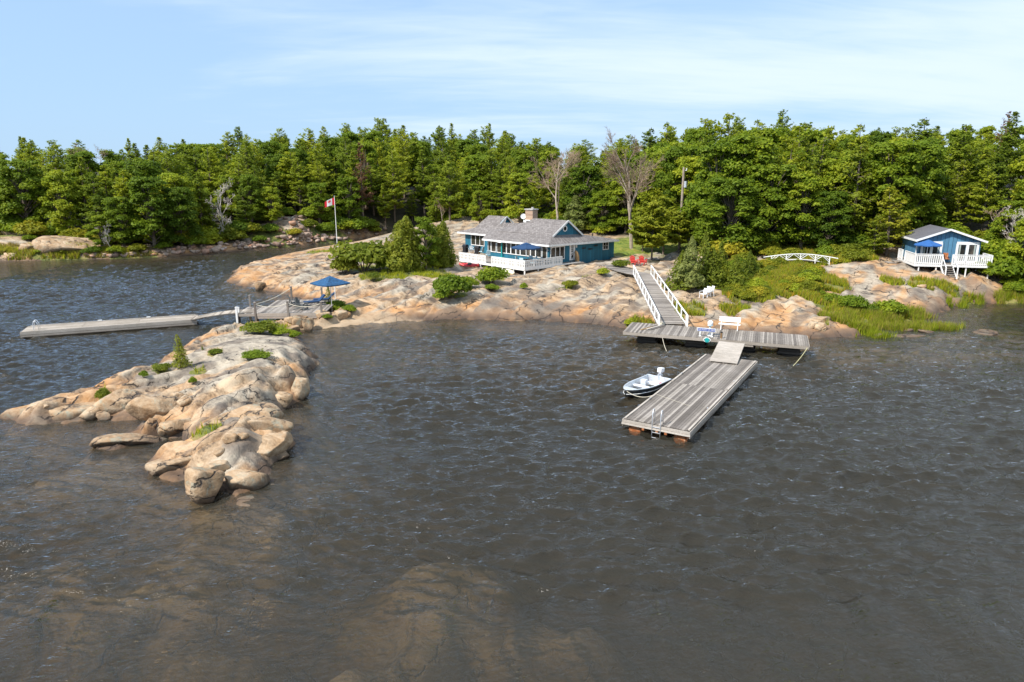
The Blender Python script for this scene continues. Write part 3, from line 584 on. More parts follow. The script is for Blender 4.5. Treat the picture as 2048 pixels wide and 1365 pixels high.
nb = len(WX); VW = np.concatenate([np.stack([WX2, WY2, WZ], 1), np.stack([WX[rim], WY[rim], np.full(len(rim), -9.0)], 1)])
ring = np.arange(len(rim)); nr = np.roll(ring, -1); side = np.stack([rim[nr], rim[ring], nb + ring, nb + nr], -1)
cor = [int(np.where(rim == c)[0][0]) + nb for c in (wii[0, 0], wii[0, -1], wii[-1, -1], wii[-1, 0])]
FW = np.concatenate([top, side, np.array([[cor[3], cor[2], cor[1], cor[0]]])])
water = np_mesh("water", VW, FW, waterm(), smooth=True)
tag(water, "dark brown rippled lake water around the granite shore", kind="structure")
# ------------------------------------------------------------ main cottage (local x = along the right facade, y = along the left facade)
CO = (1.46, 77.7); CA = R(43)
def zb(z): return Matrix.Translation((0, 0, -z))
cot = thing("cottage", "larger blue cottage with grey shingle roof, brick chimney and long row of windows", "cottage", (CO[0], CO[1], 1.2), CA)
def part(name, mat, parent, fn, z0=0.0, smooth=False, bevel=0):
    m = MB(); m.M = zb(z0); fn(m); return m.build(name, MAT[mat], parent, smooth, bevel)
WZ0, WZ1 = 1.0, 4.12
def walls(m):
    def wall(x0, y0, x1, y1, z1=WZ1):
        m.prism([(min(x0, x1), min(y0, y1)), (max(x0, x1), min(y0, y1)), (max(x0, x1), max(y0, y1)), (min(x0, x1), max(y0, y1))], WZ0, z1, .5)
    wall(4.8, .8, 4.95, 11.95); wall(4.96, .8, 17.05, .95, 4.0); wall(16.9, .96, 17.05, 9.0, 3.95)
    wall(4.96, 11.8, 8.7, 11.95); wall(8.8, 11.96, 8.95, 21.5); wall(8.96, 21.35, 13.5, 21.5); wall(13.35, 9.3, 13.5, 21.34); wall(13.51, 8.85, 16.89, 9.0)
wl = part("wall", 'siding', cot, walls, 1.2)
RF = dict(E0=(4.2, .3, 4.15), E3=(4.2, 12.35, 4.08), E1=(17.35, .25, 3.93), E2=(17.35, 9.5, 4.0), G0=(6.1, 1.6, 5.08), G1=(11.25, 1.6, 4.94), GA=(8.7, 1.35, 6.75),
          g0=(6.1, 1.35, 5.02), g1=(11.25, 1.35, 4.9), M=(6.1, 8.4, 5.08), R1=(8.7, 7.4, 6.75), R2=(8.8, 9.5, 6.03), M2=(6.1, 13.1, 4.9), V=(8.25, 14.7, 4.36), R3=(9.9, 14.9, 5.72), B1=(11.25, 8.4, 4.94), B3=(13.4, 14.9, 4.5), B4=(14.3, 9.5, 4.35),
          W0=(8.2, 13.6, 4.14), W1=(8.2, 22.5, 4.12), K0=(9.3, 13.9, 4.85), K1=(9.3, 19.8, 4.82), T0=(10.8, 14.75, 6.54), T1=(10.8, 18.6, 6.52), N1=(12.3, 19.8, 4.82), N0=(12.3, 14.75, 4.9), X1=(14.2, 22.5, 4.1), X0=(14.2, 14.0, 4.2))
def rfaces(m):
    for f in ("E0 G0 M2 E3", "G0 g0 GA R1 M", "M R1 R2", "M R2 R3 K0 V M2", "E0 E1 G1 G0", "E3 M2 V", "G1 E1 E2 B1", "g1 G1 B1 R1 GA", "R1 B1 R2", "R2 B1 B3 R3", "B1 E2 B4 B3",
              "W0 K0 K1 W1", "K0 K1 T1 T0", "K1 N1 T1", "W1 K1 N1 X1", "T0 T1 N1 N0", "N0 N1 X1 X0"):
        m.slab([RF[k] for k in f.split()], 0.09, .5)
roof = part("roof", 'roof', cot, rfaces, 1.2)
def fascia(m):
    for a, b in (("E0", "E3"), ("E0", "E1"), ("W0", "W1"), ("E1", "E2"), ("W1", "X1")):
        p, q = Vector(RF[a]), Vector(RF[b]); o = Vector((0, 0, -0.115)); off = Vector((-0.03, 0, 0)) if a in "E0W0" and b in ("E3", "W1") else Vector((0, -0.03, 0)) if b == "E1" else Vector((.03, 0, 0)) if a == "E1" else Vector((0, .03, 0))
        m.beam(p + o + off, q + o + off, 0.05, 0.21)
part("fascia", 'white', cot, fascia, 1.2)
def soffit(m):
    m.box((4.5, 6.3, 3.98), (.62, 11.6, .03)); m.box((10.8, .55, 3.87), (12.6, .48, .03))
part("soffit", 'white', cot, soffit, 1.2)
gab = part("gable", 'siding', cot, lambda m: m.add([(6.25, 1.62, 5.0), (11.1, 1.62, 4.9), (8.7, 1.62, 6.68), (6.25, 1.72, 5.0), (11.1, 1.72, 4.9), (8.7, 1.72, 6.68)], [(0, 1, 2), (3, 5, 4), (0, 3, 4, 1), (1, 4, 5, 2), (2, 5, 3, 0)]), 1.2)
def rakes(m):
    for a, b in (((5.95, 1.32, 4.93), (8.7, 1.32, 6.7)), ((8.7, 1.32, 6.7), (11.45, 1.32, 4.8))): m.beam(a, b, .06, .2)
r1 = part("rake_board", 'white', gab, rakes, 1.2)
def ringw(m, cx, cy, cz, r, n=20, t=.09, w=.1):
    pr = [(cx + (r + d) * math.cos(2 * math.pi * k / n), cz + (r + d) * math.sin(2 * math.pi * k / n)) for d in (0, w) for k in range(n)]
    vs = [(x, cy, z) for x, z in pr] + [(x, cy - t, z) for x, z in pr]; f = []
    for k in range(n):
        k2 = (k + 1) % n; f += [(2 * n + k, 2 * n + k2, 3 * n + k2, 3 * n + k), (n + k, n + k2, 3 * n + k2, 3 * n + k), (k, 2 * n + k, 2 * n + k2, k2)]
    m.add(vs, f)
rw = part("window", 'white', cot, lambda m: ringw(m, 8.35, 1.61, 5.78, .27), 1.2); rw["label"] = "round gable window with thick white ring"
def disc(m, cx, cy, cz, r, n=20): m.add([(cx + r * math.cos(2 * math.pi * k / n), cy, cz + r * math.sin(2 * math.pi * k / n)) for k in range(n)], [tuple(range(n))])
part("pane", 'glass', rw, lambda m: disc(m, 8.35, 1.59, 5.78, .29), 1.2)
gab2 = part("gable", 'siding', cot, lambda m: m.add([(9.75, 14.98, 5.6), (11.95, 14.98, 5.5), (10.8, 14.98, 6.48), (9.75, 15.05, 5.6), (11.95, 15.05, 5.5), (10.8, 15.05, 6.48)], [(0, 1, 2), (3, 5, 4), (0, 3, 4, 1), (1, 4, 5, 2), (2, 5, 3, 0)]), 1.2)
part("rake_board", 'white', gab2, lambda m: [m.beam(a, b, .06, .17) for a, b in (((9.55, 14.72, 5.56), (10.8, 14.72, 6.5)), ((10.8, 14.72, 6.5), (12.1, 14.72, 5.5)))], 1.2)
ch = part("chimney", 'brick', roof, lambda m: m.box((9.0, 8.1, 6.9), (.9, 1.35, 1.75)), 1.2)
part("chimney_cap", 'concrete', roof, lambda m: (m.box((9.0, 8.1, 7.83), (1.1, 1.55, .12)), m.cyl((9.0, 7.9, 7.89), .16, .22, 12)), 1.2)
part("flashing", 'white', roof, lambda m: (m.box((8.95, 8.1, 6.32), (1.15, 1.65, .30)), m.box((8.4, 8.0, 6.35), (.5, .9, .1), m=Matrix.Rotation(R(30), 3, 'Y'))), 1.2)
def dish(m):
    c = Vector((9.0, 9.6, 6.85)); prof = [(0.001, 0), (.15, .02), (.28, .07), (.36, .13)]
    q = Vector((-.75, -.62, .3)).to_track_quat('Z', 'Y').to_matrix().to_4x4(); old = m.M; m.M = old @ Matrix.Translation(c) @ q
    m.lathe((0, 0, 0), prof, 18); m.lathe((0, 0, -.01), prof[::-1], 18); m.tube([(0, -.2, .05), (0, -.1, .4)], .015); m.M = old; m.tube([(9, 9.6, 6.0), (9.03, 9.62, 6.8)], .03)
part("satellite_dish", 'white', roof, dish, 1.2, True)
part("vent_pipe", 'black', roof, lambda m: m.cyl((14.7, 2.5, 4.2), .07, .62, 10), 1.2)
def window_x(face, lo, hi, z0, z1, n=1, label=None, parent=None, zr=1.2, grid=False, pos=0, fw=.07, mat='white'):
    """a window on a wall: face 'L' = left facade (runs along y at x=pos), 'F' = front facade (runs along x at y=pos)"""
    def bx(m, u, w, z, h, d, off):
        if face == 'L': m.box((pos - off, u, z), (d, w, h))
        else: m.box((u, pos - off, z), (w, d, h))
    m = MB(); m.M = zb(zr); L = hi - lo; H = z1 - z0; c = (lo + hi) / 2
    bx(m, c, L + 2 * fw, z0 - fw / 2, fw * 1.2, .10, .04); bx(m, c, L + 2 * fw, z1 + fw / 2, fw, .08, .03)
    for u in (lo - fw / 2, hi + fw / 2): bx(m, u, fw, (z0 + z1) / 2, H, .08, .03)
    for k in range(1, n): bx(m, lo + L * k / n, fw * 1.3, (z0 + z1) / 2, H - .01, .08, .03)
    if grid: bx(m, c, L, (z0 + z1) / 2, .03, .04, .03); bx(m, c, .03, (z0 + z1) / 2, H, .042, .031)
    w = m.build("window", MAT[mat], parent); 
    if label: w["label"] = label
    g = MB(); g.M = zb(zr)
    for k in range(n): bx(g, lo + L * (k + .5) / n, L / n - fw * .9, (z0 + z1) / 2, H - .01, .03, .012)
    g.build("pane", MAT['glass'], w); return w
for lo, hi in ((11.3, 11.78), (10.3, 11.13), (9.22, 10.05), (8.33, 9.05), (7.53, 8.2), (6.59, 7.38), (5.81, 6.43), (4.74, 5.66), (3.99, 4.59), (3.1, 3.84), (2.08, 2.96)):
    window_x('L', lo, hi, 2.5, 3.82, parent=cot, pos=4.8)
window_x('L', 1.15, 1.85, 2.1, 3.8, parent=cot, pos=4.8)
window_x('F', 5.08, 7.40, 2.3, 3.72, 3, "three-light window on the front wall nearest the corner", cot, pos=.8)
window_x('F', 14.8, 15.8, 2.82, 3.70, 1, "small square window near the far right corner", cot, grid=True, pos=.8)
window_x('L', 17.25, 20.05, 2.45, 3.78, 3, "three-light window on the set-back left wing", cot, pos=8.8)
def door(m):
    a0, a1, z0, z1 = 8.42, 9.26, 1.95, 3.88; c = (a0 + a1) / 2
    for u in (a0, a1): m.box((u, .74, (z0 + z1) / 2), (.11, .09, z1 - z0))
    for z, h in ((z0 + .06, .14), (2.83, .13), (z1 - .05, .12)): m.box((c, .742, z), (a1 - a0 - .1, .08, h))
    m.box((a0 + .13, .745, 2.9), (.14, .06, z1 - z0 - .1)); m.box((a1 - .13, .745, 2.9), (.14, .06, z1 - z0 - .1))
    for u in (-.1, .1): m.box((c + u, .72, 3.36), (.03, .03, .85))
    for z in (3.15, 3.4, 3.6): m.box((c, .72, z), (.6, .028, .03))
    ringw(m, c, .75, 2.38, .22, 16, .05, .05); m.box((c, .74, 2.0), (.62, .05, .1))
dr = part("door", 'white', cot, door, 1.2); dr["label"] = "white screen door with oval lower panel"
part("pane", 'glass', dr, lambda m: m.box((8.84, .78, 2.92), (.62, .02, 1.7)), 1.2); part("handle", 'black', dr, lambda m: m.box((9.14, .69, 2.85), (.04, .06, .14)), 1.2)
def fish(m, x, z, s):
    pts_ = [(-.42, 0), (-.2, .11), (.1, .12), (.3, .03), (.45, .13), (.42, -.1), (.28, -.02), (.05, -.1), (-.2, -.09)]
    m.add([(x + a * s, .77, z + b * s) for a, b in pts_] + [(x + a * s, .735, z + b * s) for a, b in pts_], [tuple(range(8, -1, -1)), tuple(range(9, 18))] + [(i, (i + 1) % 9, 9 + (i + 1) % 9, 9 + i) for i in range(9)])
for x, z, s in ((10.95, 3.25, .9), (12.2, 3.05, .95), (13.3, 3.4, .95)): part("fish_ornament", 'hullshade_fish', cot, lambda m: fish(m, x, z, s), 1.2)
part("wall_lamp", 'white', cot, lambda m: (m.box((9.55, .72, 3.6), (.16, .14, .32)), m.box((9.55, .74, 3.8), (.1, .1, .14))), 1.2)
for u, dx in ((.85, 1), (1.2, 0)):
    part("eave_bracket", 'white', cot, (lambda m: [m.beam((4.78, .95 + .75 * k, 3.4), (4.35, .95 + .75 * k, 3.85), .06, .06) for k in (0,)]) if dx else (lambda m: m.beam((5.0, .78, 3.4), (5.0, .45, 3.85), .06, .06)), 1.2)
part("foundation", 'black', cot, lambda m: m.box((10.9, 6.3, .95), (12.0, 10.6, 1.2)), 1.2)

# deck round the cottage
dk = thing("deck", "grey board deck with white cut-out railing wrapped round the front of the larger blue cottage", "deck", (CO[0], CO[1], 1.1), CA)
def boards(m, x0, y0, x1, y1, z, along='x', w=.14, gap=.012, th=.04, lt=None, jit=0.0):
    if along == 'x':
        y = y0
        while y < y1 - 1e-3:
            ww = min(w, y1 - y); L = x1 - x0; cuts = [x0] + ([x0 + L * random.uniform(.3, .7)] if L > 4 else []) + [x1]
            for a, b in zip(cuts, cuts[1:]): m.box(((a + b) / 2 + random.uniform(-jit, jit), y + ww / 2, z - th / 2 + random.uniform(-.003, .003)), (b - a - .004, ww - gap, th))
            y += w
    else:
        x = x0
        while x < x1 - 1e-3:
            ww = min(w, x1 - x); m.box((x + ww / 2, (y0 + y1) / 2 + random.uniform(-jit, jit), z - th / 2 + random.uniform(-.003, .003)), (ww - gap, y1 - y0, th)); x += w
part("deck_boards", 'dock', dk, lambda m: (boards(m, .02, 0, 4.78, 11.9, 1.8, 'y'), boards(m, 4.8, .02, 9.6, .78, 1.79, 'x')), 1.1)
part("joists", 'white', dk, lambda m: (m.box((-.02, 5.95, 1.66), (.06, 12.0, .24)), m.box((3.1, -.02, 1.66), (6.3, .06, .24)), m.box((7.9, -.02, 1.7), (3.3, .06, .14)), m.box((.5, 11.93, 1.66), (1.2, .06, .24))), 1.1)
def railing(m, p0, p1, z0, h, n):
    """picket railing of boards with narrow cut-outs"""
    p0 = Vector(p0); p1 = Vector(p1); L = (p1 - p0).length; d = (p1 - p0) / L; an = math.atan2(d.y, d.x); Rm = Matrix.Rotation(an, 3, 'Z')
    for z, hh, w in ((z0 + h, .07, .10), (z0 + h - .12, .1, .05), (z0 + .08, .14, .05), (z0 + h * .52, .07, .045)):
        c = (p0 + p1) / 2; m.box((c.x, c.y, z - hh / 2 + .03), (L, w, hh), m=Rm)
    k = int(L / .26)
    for i in range(k + 1):
        q = p0 + d * (L * i / k); m.box((q.x, q.y, z0 + h / 2), (.145, .028, h - .04), m=Rm)
    for i in range(n + 1):
        q = p0 + d * (L * i / n); m.box((q.x, q.y, z0 + h / 2), (.10, .10, h + .02), m=Rm)
part("railing", 'white', dk, lambda m: railing(m, (0, 0), (6.2, 0), 1.8, .88, 4), 1.1)
part("railing", 'white', dk, lambda m: railing(m, (0, .06), (0, 5.7), 1.8, .88, 4), 1.1)
part("railing", 'white', dk, lambda m: railing(m, (0, 6.8), (0, 11.9), 1.8, .86, 3), 1.1)
for x, y in ((.05, .05), (.05, 1.9), (.05, 3.8), (.05, 5.7), (.05, 7.8), (.05, 10.2), (2.2, .05), (4.3, .05), (6.1, .05)):
    g = hz(CO[0] + x * math.cos(CA) - y * math.sin(CA), CO[1] + x * math.sin(CA) + y * math.cos(CA))
    part("post", 'white', dk, lambda m: m.box((x, y, (g - .1 + 1.55) / 2), (.13, .13, 1.55 - g + .1)), 1.1)
part("steps", 'dock', dk, lambda m: (m.box((8.9, -.35, 1.6), (1.9, .6, .06)), m.box((8.9, -.15, 1.68), (1.9, .3, .06))), 1.1)

# ------------------------------------------------------------ furniture builders
def umbrella(name, label, x, y, z, h, r, mat, sides=8, tiers=1, rot=0, drop=.55, group=None):
    t = thing(name, label, "parasol", (x, y, z), rot, group)
    part("pole", 'steel', t, lambda m: m.cyl((0, 0, 0), .028, h - .02, 10)); part("base", 'rubber', t, lambda m: m.lathe((0, 0, 0), [(.28, 0), (.28, .06), (.05, .1), (.04, .2)], 16))
    def can(m):
        prof = [(.001, h), (r * .33, h - drop * .34), (r * .33 + .001, h - drop * .40)] if tiers == 2 else [(.001, h)]
        if tiers == 2: prof2 = [(r * .26, h - drop * .36), (r * .62, h - drop * .66), (r, h - drop), (r * .99, h - drop - .13)]
        else: prof2 = [(.001, h), (r * .5, h - drop * .56), (r, h - drop), (r * .99, h - drop - .10)]
        for pf in ([prof] if tiers == 2 else []) + [prof2]:
            n = sides * 4; vs = []; fs = []
            for i, (rr, zz) in enumerate(pf):
                for k in range(n):
                    an = 2 * math.pi * k / n; ph = (k % 4) / 4; q = math.cos(math.pi / sides) / math.cos((ph - .5) * 2 * math.pi / sides) if sides else 1
                    sag = .05 * math.sin(ph * math.pi) * rr / r
                    vs.append((rr * q * math.cos(an), rr * q * math.sin(an), zz - sag))
            for i in range(len(pf) - 1):
                for k in range(n): fs.append((i * n + k, i * n + (k + 1) % n, (i + 1) * n + (k + 1) % n, (i + 1) * n + k))
            m.add(vs, fs)
    part("canopy", mat, t, can)
    for k in range(sides):
        an = 2 * math.pi * k / sides; part("rib", 'steel', t, lambda m: m.tube([(0, 0, h - .08), (r * .97 * math.cos(an) * math.cos(math.pi / sides), r * .97 * math.sin(an) * math.cos(math.pi / sides), h - drop - .07)], .012, 5))
    return t
def adirondack(name, label, x, y, z, rz, mat, group=None, s=1.0):
    t = thing(name, label, "chair", (x, y, z), rz, group); t.scale = (s, s, s)      # faces -y
    def back(m):
        for k in range(-2, 3):
            hh = .92 - .035 * k * k; u = k * .105; m.beam((u * .85, .16, .28), (u * 1.15, .42, .28 + hh * .78), .095, .02)
        m.beam((-.24, .24, .45), (.24, .24, .45), .03, .05); m.beam((-.26, .34, .75), (.26, .34, .75), .03, .05)
    part("backrest", mat, t, back); part("seat", mat, t, lambda m: [m.beam((-.27, -.34 + .1 * k, .37 - .022 * k), (.27, -.34 + .1 * k, .37 - .022 * k), .085, .02) for k in range(6)])
    for sx in (-1, 1):
        part("armrest", mat, t, lambda m: m.beam((sx * .34, -.42, .53), (sx * .34, .32, .50), .13, .022))
        part("leg", mat, t, lambda m: (m.box((sx * .31, -.36, .26), (.03, .1, .52)),)); part("leg", mat, t, lambda m: m.beam((sx * .285, -.36, .33), (sx * .285, .52, .04), .03, .1))
        part("arm_support", mat, t, lambda m: m.box((sx * .3, .26, .36), (.03, .06, .28)))
    return t
def patio_chair(name, label, x, y, z, rz, fmat, cmat, group=None):
    t = thing(name, label, "chair", (x, y, z), rz, group)
    part("seat", cmat, t, lambda m: m.box((0, 0, .44), (.5, .5, .07)), bevel=.02); part("backrest", cmat, t, lambda m: m.box((0, .25, .74), (.5, .06, .6), m=Matrix.Rotation(R(-10), 3, 'X')), bevel=.02)
    for sx in (-1, 1):
        for sy in (-1, 1): part("leg", fmat, t, lambda m: m.beam((sx * .24, sy * .22, .42), (sx * .26, sy * .25, 0), .035, .035))
        part("armrest", fmat, t, lambda m: m.beam((sx * .28, -.22, .64), (sx * .28, .26, .66), .05, .03))
    return t
def plastic_chair(name, label, x, y, z, rz, group=None):
    t = thing(name, label, "chair", (x, y, z), rz, group); w = 'plastic_white'
    part("seat", w, t, lambda m: m.box((0, 0, .42), (.46, .44, .035)), bevel=.012)
    part("backrest", w, t, lambda m: ([m.beam((u, .2, .44), (u * 1.12, .30, .86), .055, .018) for u in (-.17, -.09, 0, .09, .17)], m.beam((-.23, .305, .87), (.23, .305, .87), .03, .08)))
    for sx in (-1, 1):
        part("armrest", w, t, lambda m: m.tube([(sx * .25, -.22, .42), (sx * .27, -.2, .62), (sx * .27, .1, .65), (sx * .24, .28, .66)], .022, 6))
        for sy in (-1, 1): part("leg", w, t, lambda m: m.beam((sx * .21, sy * .19, .42), (sx * .25, sy * .25, 0), .05, .035))
    return t
def ab(a, b, z=1.8): return (CO[0] + a * math.cos(CA) - b * math.sin(CA), CO[1] + a * math.sin(CA) + b * math.cos(CA), z)
# on the cottage deck
umbrella("patio_umbrella", "navy two-tier parasol open over the dining table on the larger cottage's deck", *ab(1.9, 1.75), 2.72, 1.75, 'navy', 8, 2, CA)
tb = thing("patio_table", "round dark dining table beneath the two-tier navy parasol", "table", ab(1.9, 1.75), CA)
part("tabletop", 'rubber', tb, lambda m: m.cyl((0, 0, .70), .62, .03, 28)); 
for k in range(4): part("leg", 'rubber', tb, lambda m: m.beam((.35 * math.cos(k * 1.57 + .78), .35 * math.sin(k * 1.57 + .78), .7), (.45 * math.cos(k * 1.57 + .78), .45 * math.sin(k * 1.57 + .78), 0), .04, .04))
for k, lb in enumerate(("pale blue cushioned chair on the railing side of the dining table", "pale blue cushioned chair at the table's far left end", "pale blue cushioned chair on the window side of the table", "pale blue cushioned chair at the near corner end of the table", "pale blue cushioned chair between the corner end and the windows")):
    an = (R(200), R(110), R(20), R(275), R(335))[k]; c, s_ = math.cos(an), math.sin(an); p = ab(1.9 + 1.0 * c, 1.75 + 1.0 * s_)
    patio_chair("patio_chair", lb, *p, CA + an + R(-90), 'rubber', 'lightblue', "chairs round the parasol table on the deck")
def P2(px, py, z=1.8): return P(px, py, z)
LC = [((1036 - 60, 516), R(200), "pale blue cushioned armchair beside the gap in the deck railing"), ((996, 512), R(90), "pale blue cushioned armchair just left of the teal stand"), ((963, 509), R(240), "pale blue cushioned armchair between the black grill and the railing gap")]
for (px, py), rz, lb in LC: patio_chair("lounge_chair", lb, *P2(px, py + 1), rz, 'carved', 'lightblue', "lounge chairs on the left end of the deck")
for (px, py), rz, lb in (((944, 504), R(30), "white slatted folding chair behind the black grill"), ((934, 503), R(20), "white slatted folding chair at the far left end of the deck")): plastic_chair("folding_chair", lb, *P2(px, py + 1), rz, "white chairs at the left end of the deck")
def grill(name, label, p, rz):
    t = thing(name, label, "grill", p, rz)
    part("cart", 'black', t, lambda m: m.box((0, 0, .42), (.62, .5, .72)), bevel=.02); part("lid", 'black', t, lambda m: m.tube([(-.38, 0, .88), (.38, 0, .88)], .27, 14), smooth=False)
    for sx in (-1, 1): part("side_shelf", 'rubber', t, lambda m: m.box((sx * .55, 0, .8), (.36, .42, .03)))
    for sx in (-1, 1): part("wheel", 'rubber', t, lambda m: m.tube([(sx * .33, .2, .09), (sx * .38, .2, .09)], .09, 12))
    return t
grill("barbecue_grill", "black covered barbecue at the left end of the deck", P2(931, 506), CA + R(90)); grill("barbecue_grill", "black covered barbecue nearer the gap in the deck railing", P2(955, 509), CA + R(100))
t = thing("teal_stand", "tall teal post with square base and flat white top on the deck", "lamp", P2(1003.5, 517), CA)
part("base", 'teal', t, lambda m: m.box((0, 0, .09), (.55, .55, .18)), bevel=.02); part("post", 'teal', t, lambda m: m.box((0, 0, 1.05), (.14, .14, 1.9))); part("top_panel", 'white', t, lambda m: m.box((-.05, -.05, 2.0), (.95, .6, .07), m=Matrix.Rotation(R(8), 3, 'Y')))
# carved post by the door
px_, py_ = P(1154, 524, 1.75)[:2]
t = thing("carved_sculpture", "tall curved tan wood carving standing beside the white screen door", "sculpture", (px_, py_, hz(px_, py_)), R(40))
part("figure", 'carved', t, lambda m: m.tube([(0, 0, .22), (.03, 0, .7), (.02, 0, 1.2), (-.10, 0, 1.6), (-.28, 0, 1.85), (-.42, 0, 1.88)], [.19, .27, .27, .22, .15, .05], 12), smooth=True)
part("stand", 'rust', t, lambda m: (m.box((0, 0, .2), (.5, .4, .06)), [m.box((a * .2, b * .15, .1), (.06, .06, .22)) for a in (-1, 1) for b in (-1, 1)]))
def kayak(name, label, p, rz, L, W, H, mat, cat, roll=0, cock=True):
    t = thing(name, label, cat, p, rz); t.rotation_euler = (roll, 0, rz)
    def hull(m):
        n = 22; k = 14; vs = []; fs = []
        for i in range(n + 1):
            u = -1 + 2 * i / n; w = W / 2 * (1 - abs(u) ** 2.3) + .01; h = H * (.55 + .45 * abs(u) ** 3)
            for j in range(k):
                an = 2 * math.pi * j / k; vs.append((u * L / 2, w * math.cos(an), H * .5 + (h * .5) * math.sin(an) * (1 if math.sin(an) > 0 else .95) + .05 * abs(u) ** 3))
        for i in range(n):
            for j in range(k): fs.append((i * k + j, i * k + (j + 1) % k, (i + 1) * k + (j + 1) % k, (i + 1) * k + j))
        fs += [tuple(range(k)), tuple(range(n * k + k - 1, n * k - 1, -1))]; m.add(vs, fs)
    part("hull", mat, t, hull, smooth=True)
    if cock:
        part("cockpit_rim", 'black', t, lambda m: m.tube([(.42 * math.cos(a), .2 * math.sin(a), H + .01) for a in np.linspace(0, 2 * math.pi, 19)], .022, 6)); part("seat", 'rubber', t, lambda m: m.box((-.1, 0, H - .02), (.5, .3, .03)))
    return t
g = G(950, 531); kayak("kayak", "bright red kayak lying on the rock in front of the deck's left railing", (*ab(-.85, 8.9)[:2], hz(*ab(-.85, 8.9)[:2]) + .22), R(158), 2.7, .74, .42, 'red', "kayak", R(-28))
g = G(1013, 545); kayak("paddle_board", "pale cream board propped on edge under the near corner of the deck", (*ab(-.42, 2.6)[:2], hz(*ab(-.42, 2.6)[:2]) + .12), CA + R(90), 2.9, .85, .14, 'carved', "paddle board", R(-48), False).children[0].data.materials[0] = basic("cream_board", (0.72, 0.66, 0.46), .5, .08)

# red chairs by the path, white chairs on the rock
for (px, py), rz, lb in (((1266.5, 531), R(150), "red slatted garden chair, the left one of the pair above the ramp"), ((1284.5, 530.5), R(150), "red slatted garden chair, the right one of the pair above the ramp")):
    g = G(px, py); adirondack("adirondack_chair", lb, g.x, g.y, g.z, rz, 'coral', "red chairs above the ramp", 1.12)
g = G(686, 520); adirondack("adirondack_chair", "red garden chair half hidden by the bush near the flagpole", g.x, g.y, g.z, R(120), 'coral')
for (px, py), rz, lb in (((1406, 597.5), R(-60), "white plastic armchair, front one of the three on the rock"), ((1413.5, 594), R(-50), "white plastic armchair, middle one of the three on the rock"), ((1420, 592.5), R(-75), "white plastic armchair, hindmost of the three on the rock")):
    g = G(px, py); plastic_chair("plastic_chair", lb, g.x, g.y, g.z, rz, "white plastic chairs on the rock")

# ------------------------------------------------------------ fixed dock
FD = (8.35, 49.76); FA = R(-20.4)
def fd(a, b, z=.9): return (FD[0] + a * math.cos(FA) - b * math.sin(FA), FD[1] + a * math.sin(FA) + b * math.cos(FA), z)
fx = thing("fixed_dock", "wide grey plank dock on dark cribs below the white-railed ramp", "dock", (FD[0], FD[1], 0), FA)
part("planks", 'dock', fx, lambda m: boards(m, 0, -.02, 12.8, 3.45, .93, 'y', .15, .014, .045, jit=.012))
part("edge_board", 'dockpale', fx, lambda m: (m.box((6.4, -.045, .79), (12.82, .045, .20), .25), m.box((8.1, -.03, .60), (2.2, .05, .1), .3), m.box((-.03, 1.7, .79), (.045, 3.4, .20), .2), m.box((12.83, 1.7, .79), (.045, 3.4, .20), .3)))
part("beams", 'darkwood', fx, lambda m: [m.box((6.4, y, .70), (12.6, .16, .30)) for y in (.5, 1.7, 3.0)])
for x in (1.6, 5.2, 8.6, 11.6): part("crib", 'darkwood', fx, lambda m: [m.box((x, 1.75, .38 - .22 * k), (1.5, 2.2, .17) if k % 2 else (1.3, 2.4, .17)) for k in range(6)])
part("bumper_plate", 'teal', fx, lambda m: m.tube([(6.05, -.07, .80), (6.05, -.12, .80)], .17, 18)); part("plate_rim", 'white', fx, lambda m: m.tube([(6.05 + .19 * math.cos(a) * 1.3, -.08, .80 + .15 * math.sin(a)) for a in np.linspace(0, 2 * math.pi, 19)], .03, 6))
# slatted bench
p = P(1458, 660, .93); bt = thing("bench", "white slatted bench on the fixed dock facing the lake", "bench", (p[0], p[1], .93), FA)
part("backrest", 'white', bt, lambda m: [m.beam((-.78, .22 + .045 * k, .62 + .13 * k), (.78, .22 + .045 * k, .62 + .13 * k), .025, .10) for k in range(3)])
part("seat", 'white', bt, lambda m: [m.beam((-.78, -.22 + .12 * k, .44), (.78, -.22 + .12 * k, .44), .10, .025) for k in range(4)])
for sx in (-1, 1):
    part("leg", 'white', bt, lambda m: (m.beam((sx * .6, -.2, .44), (sx * .6, -.24, 0), .06, .06), m.beam((sx * .6, -.2, .41), (sx * .6, .2, .41), .05, .05)))
    part("leg", 'white', bt, lambda m: m.beam((sx * .6, .34, .95), (sx * .6, .16, 0), .06, .06))
